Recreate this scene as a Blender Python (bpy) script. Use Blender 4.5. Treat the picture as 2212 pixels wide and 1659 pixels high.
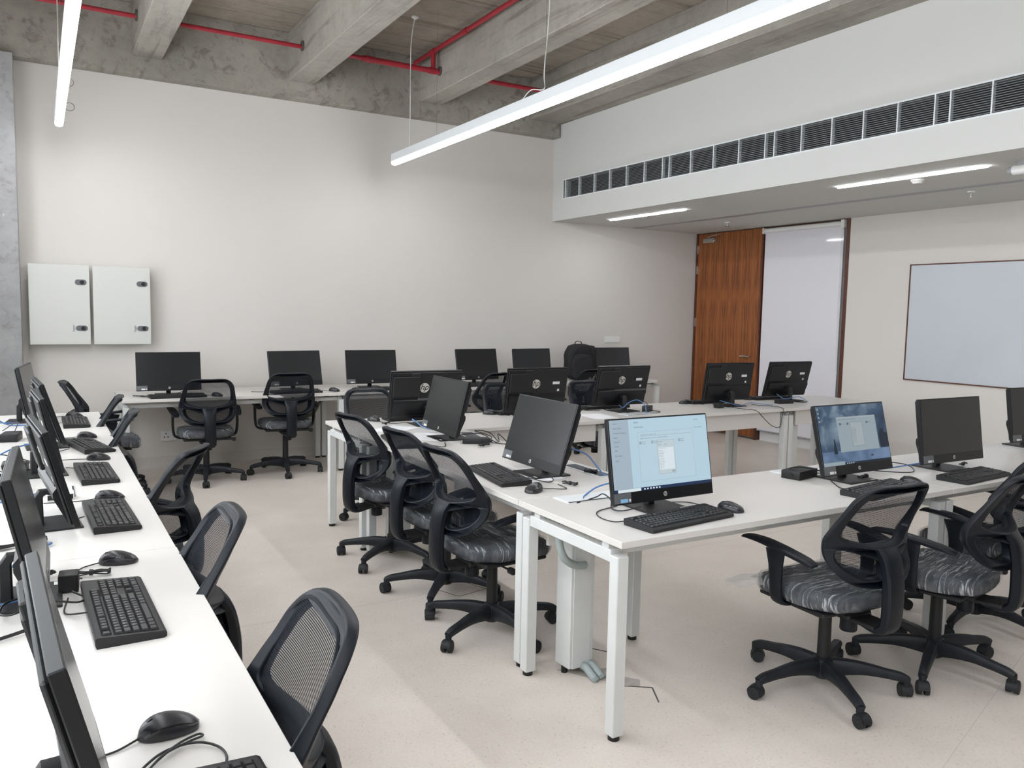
import bpy, bmesh, math, random
from math import sin, cos, pi, radians as R
from mathutils import Vector, Matrix
random.seed(7)
for o in list(bpy.data.objects): bpy.data.objects.remove(o)
SC = bpy.context.scene
COL = SC.collection
V = Vector

# ------------------------------------------------------------------ camera
def set_camera():
    yaw, pitch, roll = R(30.503), R(5.1276), R(1.1091)
    f = V((sin(yaw)*cos(pitch), cos(yaw)*cos(pitch), -sin(pitch)))
    r = V((cos(yaw), -sin(yaw), 0)); u = r.cross(f)
    r2 = r*cos(roll)+u*sin(roll); u2 = u*cos(roll)-r*sin(roll)
    cd = bpy.data.cameras.new('camera'); cam = bpy.data.objects.new('camera', cd); COL.objects.link(cam)
    cd.sensor_width = 36; cd.sensor_fit = 'HORIZONTAL'; cd.lens = 1741.465/2212*36
    cd.clip_start = 0.05; cd.clip_end = 60
    m = Matrix((r2, u2, -f)).transposed().to_4x4(); m.translation = V((0, 0, 1.545))
    cam.matrix_world = m
    SC.camera = cam
set_camera()

# ------------------------------------------------------------------ world, lights, exposure
SKY = 3.9
LAMP = 27.0
w = bpy.data.worlds.new('sky'); SC.world = w; w.use_nodes = True
bg = w.node_tree.nodes['Background']; bg.inputs[0].default_value = (0.90, 0.95, 1.0, 1); bg.inputs[1].default_value = SKY
SC.view_settings.view_transform = 'Standard'; SC.view_settings.look = 'None'
SC.view_settings.gamma = 1; SC.view_settings.use_curve_mapping = False
SC.view_settings.exposure = 0.55
def portal(loc, rot, sx, sy):
    l = bpy.data.lights.new('window_portal', 'AREA'); l.shape = 'RECTANGLE'; l.size = sx; l.size_y = sy
    l.cycles.is_portal = True
    o = bpy.data.objects.new('window_portal', l); o.location = loc; o.rotation_euler = rot; COL.objects.link(o)

# ------------------------------------------------------------------ materials
MATS = {}
def mat(name, col, rough=.5, metal=0., spec=.5, coat=0., emit=None, es=0., alpha=1., bump=None, var=None, build=None):
    if name in MATS: return MATS[name]
    m = bpy.data.materials.new(name); m.use_nodes = True
    nt = m.node_tree; b = nt.nodes['Principled BSDF']
    b.inputs['Base Color'].default_value = (*col, 1); b.inputs['Roughness'].default_value = rough
    b.inputs['Metallic'].default_value = metal; b.inputs['Specular IOR Level'].default_value = spec
    b.inputs['Coat Weight'].default_value = coat; b.inputs['Coat Roughness'].default_value = .06
    b.inputs['Alpha'].default_value = alpha
    if emit: b.inputs['Emission Color'].default_value = (*emit, 1); b.inputs['Emission Strength'].default_value = es
    if var or bump:
        tc = nt.nodes.new('ShaderNodeTexCoord')
        n = nt.nodes.new('ShaderNodeTexNoise')
        nt.links.new(tc.outputs['Object'], n.inputs['Vector'])
        n.inputs['Scale'].default_value = (var or bump)[0]; n.inputs['Detail'].default_value = 4
        if var:
            r = nt.nodes.new('ShaderNodeValToRGB'); k = var[1]
            r.color_ramp.elements[0].position = .3; r.color_ramp.elements[1].position = .7
            r.color_ramp.elements[0].color = (*[c*(1-k) for c in col], 1); r.color_ramp.elements[1].color = (*[min(1, c*(1+k)) for c in col], 1)
            nt.links.new(n.outputs[0], r.inputs[0]); nt.links.new(r.outputs[0], b.inputs['Base Color'])
        if bump:
            n2 = nt.nodes.new('ShaderNodeTexNoise'); n2.inputs['Scale'].default_value = bump[0]
            nt.links.new(tc.outputs['Object'], n2.inputs['Vector'])
            bp = nt.nodes.new('ShaderNodeBump'); bp.inputs['Strength'].default_value = bump[1]; bp.inputs['Distance'].default_value = bump[2]
            nt.links.new(n2.outputs[0], bp.inputs['Height']); nt.links.new(bp.outputs[0], b.inputs['Normal'])
    if build: build(nt, b)
    MATS[name] = m
    return m
def N(nt, t, **k):
    n = nt.nodes.new(t)
    for a, v in k.items():
        if a.startswith('_'): n.inputs[a[1:].replace('_', ' ')].default_value = v
        else: setattr(n, a, v)
    return n
def ramp(nt, src, stops):
    r = N(nt, 'ShaderNodeValToRGB'); e = r.color_ramp.elements
    e[0].position, e[0].color = stops[0][0], (*stops[0][1], 1)
    e[1].position, e[1].color = stops[-1][0], (*stops[-1][1], 1)
    for p, c in stops[1:-1]:
        x = e.new(p); x.color = (*c, 1)
    nt.links.new(src, r.inputs[0]); return r.outputs[0]

def concrete_build(base, k=1.0, axis=1):
    def f(nt, b):
        L = nt.links.new
        tc = N(nt, 'ShaderNodeTexCoord')
        n1 = N(nt, 'ShaderNodeTexNoise', _Scale=1.3, _Detail=8., _Roughness=.62); L(tc.outputs['Object'], n1.inputs['Vector'])
        n2 = N(nt, 'ShaderNodeTexNoise', _Scale=14., _Detail=6., _Roughness=.7); L(tc.outputs['Object'], n2.inputs['Vector'])
        mp = N(nt, 'ShaderNodeMapping'); mp.inputs['Scale'].default_value = (5.5, .35, 5.5) if axis == 1 else (.35, 5.5, 3.)
        L(tc.outputs['Object'], mp.inputs[0])
        n3 = N(nt, 'ShaderNodeTexNoise', _Scale=1.6, _Detail=5., _Roughness=.7, _Distortion=.6); L(mp.outputs[0], n3.inputs['Vector'])
        c = base
        c1 = ramp(nt, n1.outputs[0], [(.3, tuple(v*.80 for v in c)), (.5, c), (.72, tuple(v*1.18 for v in c))])
        c2 = ramp(nt, n2.outputs[0], [(.3, (.86,)*3), (.5, (1.,)*3), (.75, (1.06,)*3)])
        c3 = ramp(nt, n3.outputs[0], [(.36, (.62, .58, .55)), (.47, (1, 1, 1)), (.8, (1.05, 1.04, 1.0))])
        m1 = N(nt, 'ShaderNodeMix', data_type='RGBA', blend_type='MULTIPLY'); m1.inputs[0].default_value = 1
        L(c1, m1.inputs[6]); L(c2, m1.inputs[7])
        m2 = N(nt, 'ShaderNodeMix', data_type='RGBA', blend_type='MULTIPLY'); m2.inputs[0].default_value = .8*k
        L(m1.outputs[2], m2.inputs[6]); L(c3, m2.inputs[7]); L(m2.outputs[2], b.inputs['Base Color'])
        bp = N(nt, 'ShaderNodeBump', _Strength=.5, _Distance=.01); L(n2.outputs[0], bp.inputs['Height']); L(bp.outputs[0], b.inputs['Normal'])
    return f
CONC = mat('concrete', (.3, .28, .25), .85, build=concrete_build((.335, .315, .275)))
CONCS = mat('concrete_slab', (.3, .28, .25), .85, build=concrete_build((.36, .315, .265), 1.2, 0))
def col_build(nt, b):
    concrete_build((.36, .36, .36), .6)(nt, b)
    src = b.inputs['Base Color'].links[0].from_socket
    tc = N(nt, 'ShaderNodeTexCoord'); mp = N(nt, 'ShaderNodeMapping'); mp.inputs['Scale'].default_value = (1, 1, .5); nt.links.new(tc.outputs['Object'], mp.inputs[0])
    n = N(nt, 'ShaderNodeTexNoise', _Scale=13., _Detail=4., _Roughness=.6); nt.links.new(mp.outputs[0], n.inputs['Vector'])
    f = ramp(nt, n.outputs[0], [(.685, (0, 0, 0)), (.70, (1, 1, 1))])
    m = N(nt, 'ShaderNodeMix', data_type='RGBA'); nt.links.new(f, m.inputs[0]); nt.links.new(src, m.inputs[6]); m.inputs[7].default_value = (.75, .75, .73, 1)
    nt.links.new(m.outputs[2], b.inputs['Base Color'])
CONCC = mat('concrete_column', (.3, .3, .3), .8, build=col_build)
def floor_build(nt, b):
    L = nt.links.new
    tc = N(nt, 'ShaderNodeTexCoord')
    n1 = N(nt, 'ShaderNodeTexNoise', _Scale=2.2, _Detail=6., _Roughness=.6); L(tc.outputs['Object'], n1.inputs['Vector'])
    c1 = ramp(nt, n1.outputs[0], [(.3, (.625, .56, .495)), (.7, (.715, .65, .58))])
    v = N(nt, 'ShaderNodeTexVoronoi', _Scale=60.); mp = N(nt, 'ShaderNodeMapping'); mp.inputs['Scale'].default_value = (1, .55, 1)
    n0 = N(nt, 'ShaderNodeTexNoise', _Scale=90., _Detail=3.); L(tc.outputs['Object'], n0.inputs['Vector'])
    L(tc.outputs['Object'], mp.inputs[0]); L(mp.outputs[0], v.inputs['Vector'])
    c2 = ramp(nt, v.outputs['Distance'], [(.05, (.62, .60, .58)), (.20, (1, 1, 1))])
    c3 = ramp(nt, n0.outputs[0], [(.3, (.93,)*3), (.5, (1,)*3), (.7, (1.05,)*3)])
    m1 = N(nt, 'ShaderNodeMix', data_type='RGBA', blend_type='MULTIPLY'); m1.inputs[0].default_value = .7; L(c1, m1.inputs[6]); L(c2, m1.inputs[7])
    m2 = N(nt, 'ShaderNodeMix', data_type='RGBA', blend_type='MULTIPLY'); m2.inputs[0].default_value = .8; L(m1.outputs[2], m2.inputs[6]); L(c3, m2.inputs[7])
    L(m2.outputs[2], b.inputs['Base Color'])
DARKW = mat('dark_end_wall', (.14, .135, .13), .8)
FLOOR = mat('vinyl_floor', (.6, .56, .5), .42, spec=.4, build=floor_build)
WALL = mat('white_wall_paint', (.675, .645, .605), .85, spec=.2, var=(.8, .018), bump=(60, .05, .002))
SOFFIT = mat('white_ceiling_paint', (.60, .60, .575), .85, spec=.2)
DESK = mat('white_laminate', (.66, .635, .60), .32, spec=.45)
EDGE = mat('white_steel', (.64, .65, .635), .38, spec=.5, var=(9, .03))
PLAS = mat('black_plastic', (.006, .0065, .0075), .36, spec=.4)
PLASM = mat('matte_black_plastic', (.013, .013, .0135), .5, spec=.4)
CHAIR = mat('chair_plastic', (.005, .007, .011), .42, spec=.30, var=(30, .2))
DUSTY = mat('dusty_base_plastic', (.013, .015, .019), .5, spec=.35, var=(20, .35))
RUB = mat('caster_rubber', (.018, .019, .021), .6, spec=.35, var=(40, .3))
FAB = mat('seat_fabric', (.010, .013, .020), .9, spec=.2)
GLOSS = mat('screen_glass', (.005, .006, .007), .24, spec=.58, coat=0.)
KEYM = mat('key_plastic', (.020, .020, .021), .42, spec=.45)
LEG_ = mat('key_legend', (.45, .45, .45), .6)
CHROME = mat('brushed_chrome', (.62, .62, .6), .25, metal=1)
SILV = mat('silver_emblem', (.62, .60, .55), .4, metal=.3)
REDP = mat('red_pipe_paint', (.36, .02, .035), .42, var=(10, .15))
LITE = mat('lamp_diffuser', (1, 1, 1), .5, emit=(.93, .95, 1.0), es=LAMP)
ALU = mat('white_aluminium', (.74, .77, .78), .35)
STICK = mat('white_sticker', (.75, .75, .74), .5)
STICKB = mat('blue_sticker', (.25, .5, .75), .5)
STICKG = mat('grey_sticker', (.12, .125, .13), .4)
BLUEC = mat('blue_cable', (.09, .20, .42), .45)
CABLE = mat('black_cable', (.012, .012, .013), .45)
GREYC = mat('grey_conduit', (.35, .40, .39), .5)
OLIVC = mat('olive_conduit', (.12, .12, .085), .6)
PAPER = mat('paper', (.85, .85, .86), .7)
BOARD = mat('whiteboard_surface', (.55, .585, .62), .25, spec=.5, var=(1.2, .03))
BLIND = mat('blind_fabric', (.73, .72, .755), .55, coat=1.)
VENTD = mat('vent_dark', (.035, .037, .04), .6)
VENTS = mat('vent_slat', (.20, .21, .215), .45)
GREYL = mat('grey_lock', (.13, .135, .14), .45)
CABP = mat('cabinet_paint', (.62, .62, .585), .4)
TRACK = mat('grey_track', (.33, .33, .34), .5)
BAGM = mat('bag_nylon', (.010, .010, .012), .75, bump=(35, .5, .01))
COVE = mat('cove_vinyl', (.60, .57, .52), .5, var=(6, .03))
MARK = mat('dark_line', (.09, .085, .08), .8)
SUBF = mat('exposed_screed', (.42, .38, .34), .9, var=(25, .1))
WHITEP = mat('white_plastic', (.78, .78, .76), .4)
def wood_build(nt, b):
    L = nt.links.new
    tc = N(nt, 'ShaderNodeTexCoord'); s = N(nt, 'ShaderNodeSeparateXYZ'); L(tc.outputs['Object'], s.inputs[0])
    pp = N(nt, 'ShaderNodeMath', operation='PINGPONG'); pp.inputs[1].default_value = .095; L(s.outputs[1], pp.inputs[0])
    cb = N(nt, 'ShaderNodeCombineXYZ'); L(pp.outputs[0], cb.inputs[1])
    zz = N(nt, 'ShaderNodeMath', operation='MULTIPLY'); zz.inputs[1].default_value = .030; L(s.outputs[2], zz.inputs[0]); L(zz.outputs[0], cb.inputs[2])
    n = N(nt, 'ShaderNodeTexNoise', _Scale=16., _Detail=5., _Roughness=.55, _Distortion=.5); L(cb.outputs[0], n.inputs['Vector'])
    w1 = N(nt, 'ShaderNodeMath', operation='MULTIPLY'); w1.inputs[1].default_value = 9.; L(n.outputs[0], w1.inputs[0])
    fr = N(nt, 'ShaderNodeMath', operation='PINGPONG'); fr.inputs[1].default_value = .5; L(w1.outputs[0], fr.inputs[0])
    n2 = N(nt, 'ShaderNodeTexNoise', _Scale=70., _Detail=3.); mp = N(nt, 'ShaderNodeMapping'); mp.inputs['Scale'].default_value = (1, 1, .04); L(tc.outputs['Object'], mp.inputs[0]); L(mp.outputs[0], n2.inputs['Vector'])
    c1 = ramp(nt, fr.outputs[0], [(.0, (.13, .038, .011)), (.16, (.22, .070, .019)), (.5, (.32, .108, .029))])
    c2 = ramp(nt, n2.outputs[0], [(.35, (.80,)*3), (.6, (1.08,)*3)])
    m = N(nt, 'ShaderNodeMix', data_type='RGBA', blend_type='MULTIPLY'); m.inputs[0].default_value = 1; L(c1, m.inputs[6]); L(c2, m.inputs[7]); L(m.outputs[2], b.inputs['Base Color'])
WOOD = mat('door_veneer', (.25, .09, .03), .38, build=wood_build)
WOODF = mat('dark_wood_frame', (.10, .032, .018), .45, var=(20, .2))
def mesh_build(nt, b):
    L = nt.links.new
    tc = N(nt, 'ShaderNodeTexCoord'); s = N(nt, 'ShaderNodeSeparateXYZ'); L(tc.outputs['Object'], s.inputs[0])
    outs = []
    for i, per, off in ((0, .0030, 0), (2, .0044, 0)):
        a = N(nt, 'ShaderNodeMath', operation='MULTIPLY'); a.inputs[1].default_value = 2*pi/per; L(s.outputs[i], a.inputs[0])
        c = N(nt, 'ShaderNodeMath', operation='SINE'); L(a.outputs[0], c.inputs[0])
        g = N(nt, 'ShaderNodeMath', operation='GREATER_THAN'); g.inputs[1].default_value = -.50 if i == 0 else -.12; L(c.outputs[0], g.inputs[0]); outs.append(g.outputs[0])
    m = N(nt, 'ShaderNodeMath', operation='MULTIPLY'); L(outs[0], m.inputs[0]); L(outs[1], m.inputs[1])
    inv = N(nt, 'ShaderNodeMath', operation='SUBTRACT'); inv.inputs[0].default_value = 1; L(m.outputs[0], inv.inputs[1]); L(inv.outputs[0], b.inputs['Alpha'])
MESHF = mat('black_mesh_fabric', (.008, .011, .017), .8, spec=.2, build=mesh_build)
def film_build(nt, b):
    L = nt.links.new
    tc = N(nt, 'ShaderNodeTexCoord'); mp = N(nt, 'ShaderNodeMapping'); mp.inputs['Scale'].default_value = (5, 70, 5); mp.inputs['Rotation'].default_value = (.12, .1, .95)
    L(tc.outputs['Object'], mp.inputs[0])
    n = N(nt, 'ShaderNodeTexNoise', _Scale=1., _Detail=2., _Roughness=.45, _Distortion=.15); L(mp.outputs[0], n.inputs['Vector'])
    n2 = N(nt, 'ShaderNodeTexNoise', _Scale=9., _Detail=3.); L(tc.outputs['Object'], n2.inputs['Vector'])
    bp = N(nt, 'ShaderNodeBump', _Strength=.9, _Distance=.012); L(n.outputs[0], bp.inputs['Height']); L(bp.outputs[0], b.inputs['Normal'])
    a = ramp(nt, n.outputs[0], [(.30, (.10,)*3), (.40, (.20,)*3), (.47, (.10,)*3), (.56, (.15,)*3), (.62, (.55,)*3), (.68, (.17,)*3), (.78, (.11,)*3)])  # highlight streaks of the wrinkled film, painted into its opacity
    c = ramp(nt, n2.outputs[0], [(.35, (.7,)*3), (.65, (1.5,)*3)])
    m = N(nt, 'ShaderNodeMath', operation='MULTIPLY'); L(a, m.inputs[0]); L(c, m.inputs[1])
    L(m.outputs[0], b.inputs['Alpha'])
FILM = mat('clear_film', (.60, .62, .64), .10, spec=1., build=film_build)

# ------------------------------------------------------------------ mesh helpers
class MB:
    def __init__(s): s.v = []; s.f = []
    def add(s, vs, fs):
        o = len(s.v); s.v += [V(p) for p in vs]; s.f += [tuple(i+o for i in f) for f in fs]; return s
    def box(s, x0, x1, y0, y1, z0, z1, bev=0., M=None, seg=1):
        if bev > 0:
            bm = bmesh.new(); bmesh.ops.create_cube(bm, size=1)
            for v in bm.verts: v.co = V((x0+(v.co.x+.5)*(x1-x0), y0+(v.co.y+.5)*(y1-y0), z0+(v.co.z+.5)*(z1-z0)))
            bmesh.ops.bevel(bm, geom=bm.edges[:], offset=bev, segments=seg, affect='EDGES', profile=.5)
            bm.verts.index_update()
            vs = [v.co.copy() for v in bm.verts]; fs = [[v.index for v in f.verts] for f in bm.faces]; bm.free()
        else:
            vs = [V((x, y, z)) for x in (x0, x1) for y in (y0, y1) for z in (z0, z1)]
            fs = [(0, 1, 3, 2), (4, 6, 7, 5), (0, 4, 5, 1), (2, 3, 7, 6), (0, 2, 6, 4), (1, 5, 7, 3)]
        if M: vs = [M @ v for v in vs]
        return s.add(vs, fs)
    def cyl(s, c, r, h, axis='z', n=20, r2=None, cap=True):
        r2 = r if r2 is None else r2; c = V(c); vs = []
        for k, rr in ((0, r), (1, r2)):
            for i in range(n):
                a = 2*pi*i/n; p = V((rr*cos(a), rr*sin(a), k*h))
                if axis == 'x': p = V((p.z, p.x, p.y))
                if axis == 'y': p = V((p.x, p.z, p.y))
                vs.append(c+p)
        fs = [(i, (i+1) % n, n+(i+1) % n, n+i) for i in range(n)]
        if cap: fs += [tuple(range(n))[::-1], tuple(range(n, 2*n))]
        return s.add(vs, fs)
    def lathe(s, c, prof, n=24):
        c = V(c); vs = []; m = len(prof)
        for r, z in prof:
            for i in range(n): vs.append(c+V((r*cos(2*pi*i/n), r*sin(2*pi*i/n), z)))
        fs = [(k*n+i, k*n+(i+1) % n, (k+1)*n+(i+1) % n, (k+1)*n+i) for k in range(m-1) for i in range(n)]
        fs += [tuple(range(n))[::-1], tuple(range((m-1)*n, m*n))]
        return s.add(vs, fs)
    def sweep(s, pts, w, h, side, n=12, closed=False, pw=.7):
        pts = [V(p) for p in pts]; m = len(pts)
        W = w if isinstance(w, (list, tuple)) else [w]*m
        H = h if isinstance(h, (list, tuple)) else [h]*m
        if len(W) != m: W = [W[min(len(W)-1, int(i/(m-1)*(len(W)-1)))]*(1-(i/(m-1)*(len(W)-1) % 1)) + W[min(len(W)-1, int(i/(m-1)*(len(W)-1))+1)]*(i/(m-1)*(len(W)-1) % 1) for i in range(m)]
        if len(H) != m: H = [H[min(len(H)-1, int(i/(m-1)*(len(H)-1)))]*(1-(i/(m-1)*(len(H)-1) % 1)) + H[min(len(H)-1, int(i/(m-1)*(len(H)-1))+1)]*(i/(m-1)*(len(H)-1) % 1) for i in range(m)]
        vs = []
        for i, p in enumerate(pts):
            a = pts[(i-1) % m] if (closed or i > 0) else p; b = pts[(i+1) % m] if (closed or i < m-1) else p
            t = (b-a).normalized()
            sd = V(side(i, p) if callable(side) else side); sd = (sd-t*sd.dot(t))
            sd = sd.normalized() if sd.length > 1e-6 else t.orthogonal().normalized()
            nn = t.cross(sd)
            for k in range(n):
                an = 2*pi*k/n+pi/n; ca, sa = cos(an), sin(an)
                vs.append(p+sd*(W[i]/2*math.copysign(abs(ca)**pw, ca))+nn*(H[i]/2*math.copysign(abs(sa)**pw, sa)))
        r = m if closed else m-1
        fs = [(i*n+k, i*n+(k+1) % n, ((i+1) % m)*n+(k+1) % n, ((i+1) % m)*n+k) for i in range(r) for k in range(n)]
        if not closed: fs += [tuple(range(n))[::-1], tuple(range((m-1)*n, m*n))]
        return s.add(vs, fs)
    def tube(s, pts, r, n=6, sub=6):
        return s.sweep(smooth(pts, sub), 2*r, 2*r, (0.13, .31, 1), n=n, pw=1.)
    def prism(s, poly, a0, a1, axis='x'):
        # poly: 2-D outline in the two remaining axes, extruded from a0 to a1
        m = len(poly); vs = []
        for a in (a0, a1):
            for p in poly:
                vs.append((a, p[0], p[1]) if axis == 'x' else (p[0], a, p[1]) if axis == 'y' else (p[0], p[1], a))
        fs = [tuple(range(m)), tuple(range(m, 2*m))[::-1]]+[(i, m+i, m+(i+1) % m, (i+1) % m) for i in range(m)]
        return s.add(vs, fs)
    def xf(s, M): s.v = [M @ p for p in s.v]; return s
    def mesh(s, name, m, ang=35, flat=False):
        me = bpy.data.meshes.new(name); me.from_pydata([tuple(p) for p in s.v], [], s.f)
        bm = bmesh.new(); bm.from_mesh(me); bmesh.ops.recalc_face_normals(bm, faces=bm.faces[:]); bm.to_mesh(me); bm.free()
        me.materials.append(m)
        if not flat:
            me.polygons.foreach_set('use_smooth', [True]*len(me.polygons)); me.set_sharp_from_angle(angle=R(ang))
        me.update(); return me
    def obj(s, name, m, parent=None, **k): return link(name, s.mesh(name, m, **k), parent)
def smooth(pts, sub=6, closed=False):
    P = [V(p) for p in pts]; n = len(P); out = []
    for i in range(n if closed else n-1):
        p0 = P[(i-1) % n] if (closed or i > 0) else P[0]*2-P[1]
        p1, p2 = P[i], P[(i+1) % n]
        p3 = P[(i+2) % n] if (closed or i < n-2) else P[-1]*2-P[-2]
        for j in range(sub):
            t = j/sub
            out.append(.5*((2*p1)+(p2-p0)*t+(2*p0-5*p1+4*p2-p3)*t*t+(3*p1-p0-3*p2+p3)*t**3))
    if not closed: out.append(P[-1])
    return out
def link(name, data, parent=None, loc=None, rz=None):
    o = bpy.data.objects.new(name, data); COL.objects.link(o)
    if parent: o.parent = parent
    if loc is not None: o.location = loc
    if rz is not None: o.rotation_euler = (0, 0, R(rz))
    return o
def thing(name, label, cat, loc=(0, 0, 0), rz=0, group=None):
    o = link(name, None, None, loc, rz); return tag(o, label, cat, group)
def tag(o, label, cat, group=None):
    o['label'] = label; o['category'] = cat
    if group: o['group'] = group
    return o
def struct(name, mb, m, parent=None, **k):
    o = mb.obj(name, m, parent, **k)
    if parent is None: o['kind'] = 'structure'
    return o
KIDS = {}
def copy_tree(o, parent=None):
    c = o.copy(); COL.objects.link(c)
    if parent: c.parent = parent
    for ch in KIDS.get(o.name) or list(o.children): copy_tree(ch, c)
    return c
def freeze(o):
    KIDS[o.name] = list(o.children)
    for c in KIDS[o.name]: freeze(c)
def text_mb(body, size, shear=0., extrude=.0004, bold=0., cx=True):
    cu = bpy.data.curves.new('t', 'FONT'); cu.body = body; cu.size = size; cu.shear = shear; cu.extrude = extrude; cu.offset = bold
    cu.resolution_u = 3
    if cx: cu.align_x = 'CENTER'; cu.align_y = 'CENTER'
    o = bpy.data.objects.new('t', cu); COL.objects.link(o)
    dg = bpy.context.evaluated_depsgraph_get(); me = bpy.data.meshes.new_from_object(o.evaluated_get(dg))
    mb = MB(); mb.add([v.co.copy() for v in me.vertices], [tuple(p.vertices) for p in me.polygons])
    bpy.data.objects.remove(o); bpy.data.curves.remove(cu); bpy.data.meshes.remove(me)
    return mb
RX = Matrix.Rotation(R(90), 4, 'X')      # text lying in XY -> standing, facing -Y

# ================================================================== ROOM
YB, XR, XL, YF = 8.25, 7.70, -0.72, -3.2
ZS, ZB, ZSO, XSO = 4.20, 3.745, 2.635, 5.38     # slab, beam bottoms, soffit, bulkhead face
fl = struct('floor', MB().box(XL-.2, XR+.3, YF-.2, YB+.2, -.12, 0), FLOOR)
struct('ceiling', MB().box(XL-.2, XR+.3, YF-.2, YB+.2, ZS, ZS+.15), CONCS)
wb = struct('wall_back', MB().box(XL-.2, XR+.2, YB, YB+.2, 0, ZS), WALL)
wr = struct('wall_right', MB().box(XR, XR+.2, YF, 5.84, 0, ZSO).box(XR+.12, XR+.2, 5.84, YB, 0, ZSO), WALL)
struct('wall_front', MB().box(XL-.2, XR+.2, YF-.2, YF, 0, ZS), DARKW)
# left wall: sill, head and piers with glazed openings
WIN = [(-2.6, -.4), (-.1, 2.1), (2.4, 4.6), (4.9, 7.1)]
lw = MB().box(XL-.2, XL, YF, YB, 0, .88).box(XL-.2, XL, YF, YB, 3.25, ZS)
prev = YF
for a, b in WIN+[(YB, YB)]:
    lw.box(XL-.2, XL, prev, a, .88, 3.25); prev = b
struct('wall_left', lw, WALL)
GLASS = mat('window_glass', (1, 1, 1), 0., build=lambda nt, b: (setattr(b.inputs['Alpha'], 'default_value', .08)))
for i, (a, b) in enumerate(WIN):
    fr = MB()
    for z0, z1 in ((.88, .94), (3.19, 3.25)): fr.box(XL-.14, XL-.08, a, b, z0, z1)
    for y0 in (a, (a+b)/2-.03, b-.06): fr.box(XL-.14, XL-.08, y0, y0+.06, .94, 3.19)
    wn = struct('window_%d' % (i+1), fr, ALU)
    for y0, y1 in ((a+.06, (a+b)/2-.03), ((a+b)/2+.03, b-.06)):
        MB().box(XL-.115, XL-.105, y0, y1, .94, 3.19).obj('pane', GLASS, wn)
    portal((XL-.02, (a+b)/2, 2.065), (0, R(-90), 0), 2.37, b-a)
# concrete column in the far left corner
struct('trim_1', MB().box(XL, -.115, 8.0, YB, 0, 3.59, .006), CONCC)['label'] = 'raw concrete column in the far left corner'
# back beam and ceiling beams
bb = struct('trim_2', MB().box(XL, 5.36, 8.10, YB, 3.59, ZS, .004), CONC); bb['label'] = 'raw concrete beam along the top of the back wall'
for i, x0 in enumerate((-.62, .79, 2.18, 3.57, 4.95)):
    b = MB().box(x0, x0+.25 if i < 4 else 5.40, YF, 8.10, ZB, ZS, .006)
    struct('trim_%d' % (i+3), b, CONC)['label'] = 'raw concrete ceiling beam'
# plaster bulkhead over the door side, with the recess of the vent
VY0, VY1, VZ0, VZ1 = -3.0, 8.02, 2.885, 3.09
bh = MB()
bh.box(XSO, XSO+.12, YF, YB, ZSO, VZ0).box(XSO, XSO+.12, YF, YB, VZ1, ZS)
bh.box(XSO, XSO+.12, VY1, YB, VZ0, VZ1).box(XSO, XSO+.12, YF, VY0, VZ0, VZ1)
bh.box(XSO+.12, 6.56, YF, YB, ZSO, ZSO+.1).box(6.66, XR+.2, YF, YB, ZSO, ZSO+.1)
bh.box(6.56, 6.66, YF, YB, ZSO+.02, ZSO+.1)
bh.box(XSO+.5, XSO+.55, YF, YB, ZSO+.1, ZS)
struct('trim_8', bh, SOFFIT)['label'] = 'white plaster bulkhead and lowered ceiling over the door side'
struct('trim_9', MB().box(6.562, 6.658, YF, 8.2, ZSO-.004, ZSO+.018), TRACK)['label'] = 'grey slot running along the lowered ceiling'
struct('baseboard_back', MB().prism([(YB, 0), (YB-.06, 0), (YB-.03, .012), (YB-.012, .04), (YB-.008, .10), (YB, .10)], XL, XR, 'x'), COVE)
struct('baseboard_right', MB().box(XR-.012, XR, YF, 5.84, 0, .09), COVE)
# beam cast joint lines
for x0 in (.79, 2.18, 3.57):
    MB().box(x0-.012, x0, 8.096, 8.10, 3.6, ZB).box(x0+.25, x0+.262, 8.096, 8.10, 3.6, ZB).obj('cast_joint', CONCS, bb)
# white bulkhead air vent
vent = thing('air_vent', 'long linear air grille with dark slats in the white bulkhead', 'air vent', (XSO, 5, 3.0))
def vobj(mb, name, m, parent=None):
    mb.v = [p-V((XSO, 5, 3.0)) for p in mb.v]; return mb.obj(name, m, parent or vent)
vobj(MB().box(XSO+.10, XSO+.118, VY0, VY1, VZ0, VZ1), 'backing', VENTD)
vobj(MB().box(XSO-.006, XSO+.01, VY0, VY1, VZ0-.012, VZ0).box(XSO-.006, XSO+.01, VY0, VY1, VZ1, VZ1+.012).box(XSO-.006, XSO+.01, VY1, VY1+.012, VZ0-.012, VZ1+.012), 'frame', ALU)
div = [7.985, 7.71, 7.42, 7.14, 6.85, 6.56, 6.28, 6.18, 5.88, 5.58, 5.27, 4.97, 4.87, 4.59, 4.30, 4.02, 3.74, 3.46, 3.35, 3.07]
y = 3.07
while y > -2.8: y -= .29; div.append(y)
for y in div: vobj(MB().box(XSO-.004, XSO+.03, y-.005, y+.005, VZ0, VZ1), 'divider', ALU)
ends = [VY1]+div
for a, b in zip(ends[:-1], ends[1:]):
    m = MB()
    for k in range(13):
        z = VZ0+.008+k*.0155
        m.add([(XSO+.002, a-.005, z), (XSO+.002, b+.005, z), (XSO+.022, b+.005, z+.007), (XSO+.022, a-.005, z+.007), (XSO+.002, a-.005, z+.004), (XSO+.002, b+.005, z+.004), (XSO+.022, b+.005, z+.010), (XSO+.022, a-.005, z+.010)],
              [(0, 1, 2, 3), (7, 6, 5, 4), (0, 4, 5, 1), (3, 2, 6, 7)])
    vobj(m, 'slats', VENTS)['kind'] = 'stuff'
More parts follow.
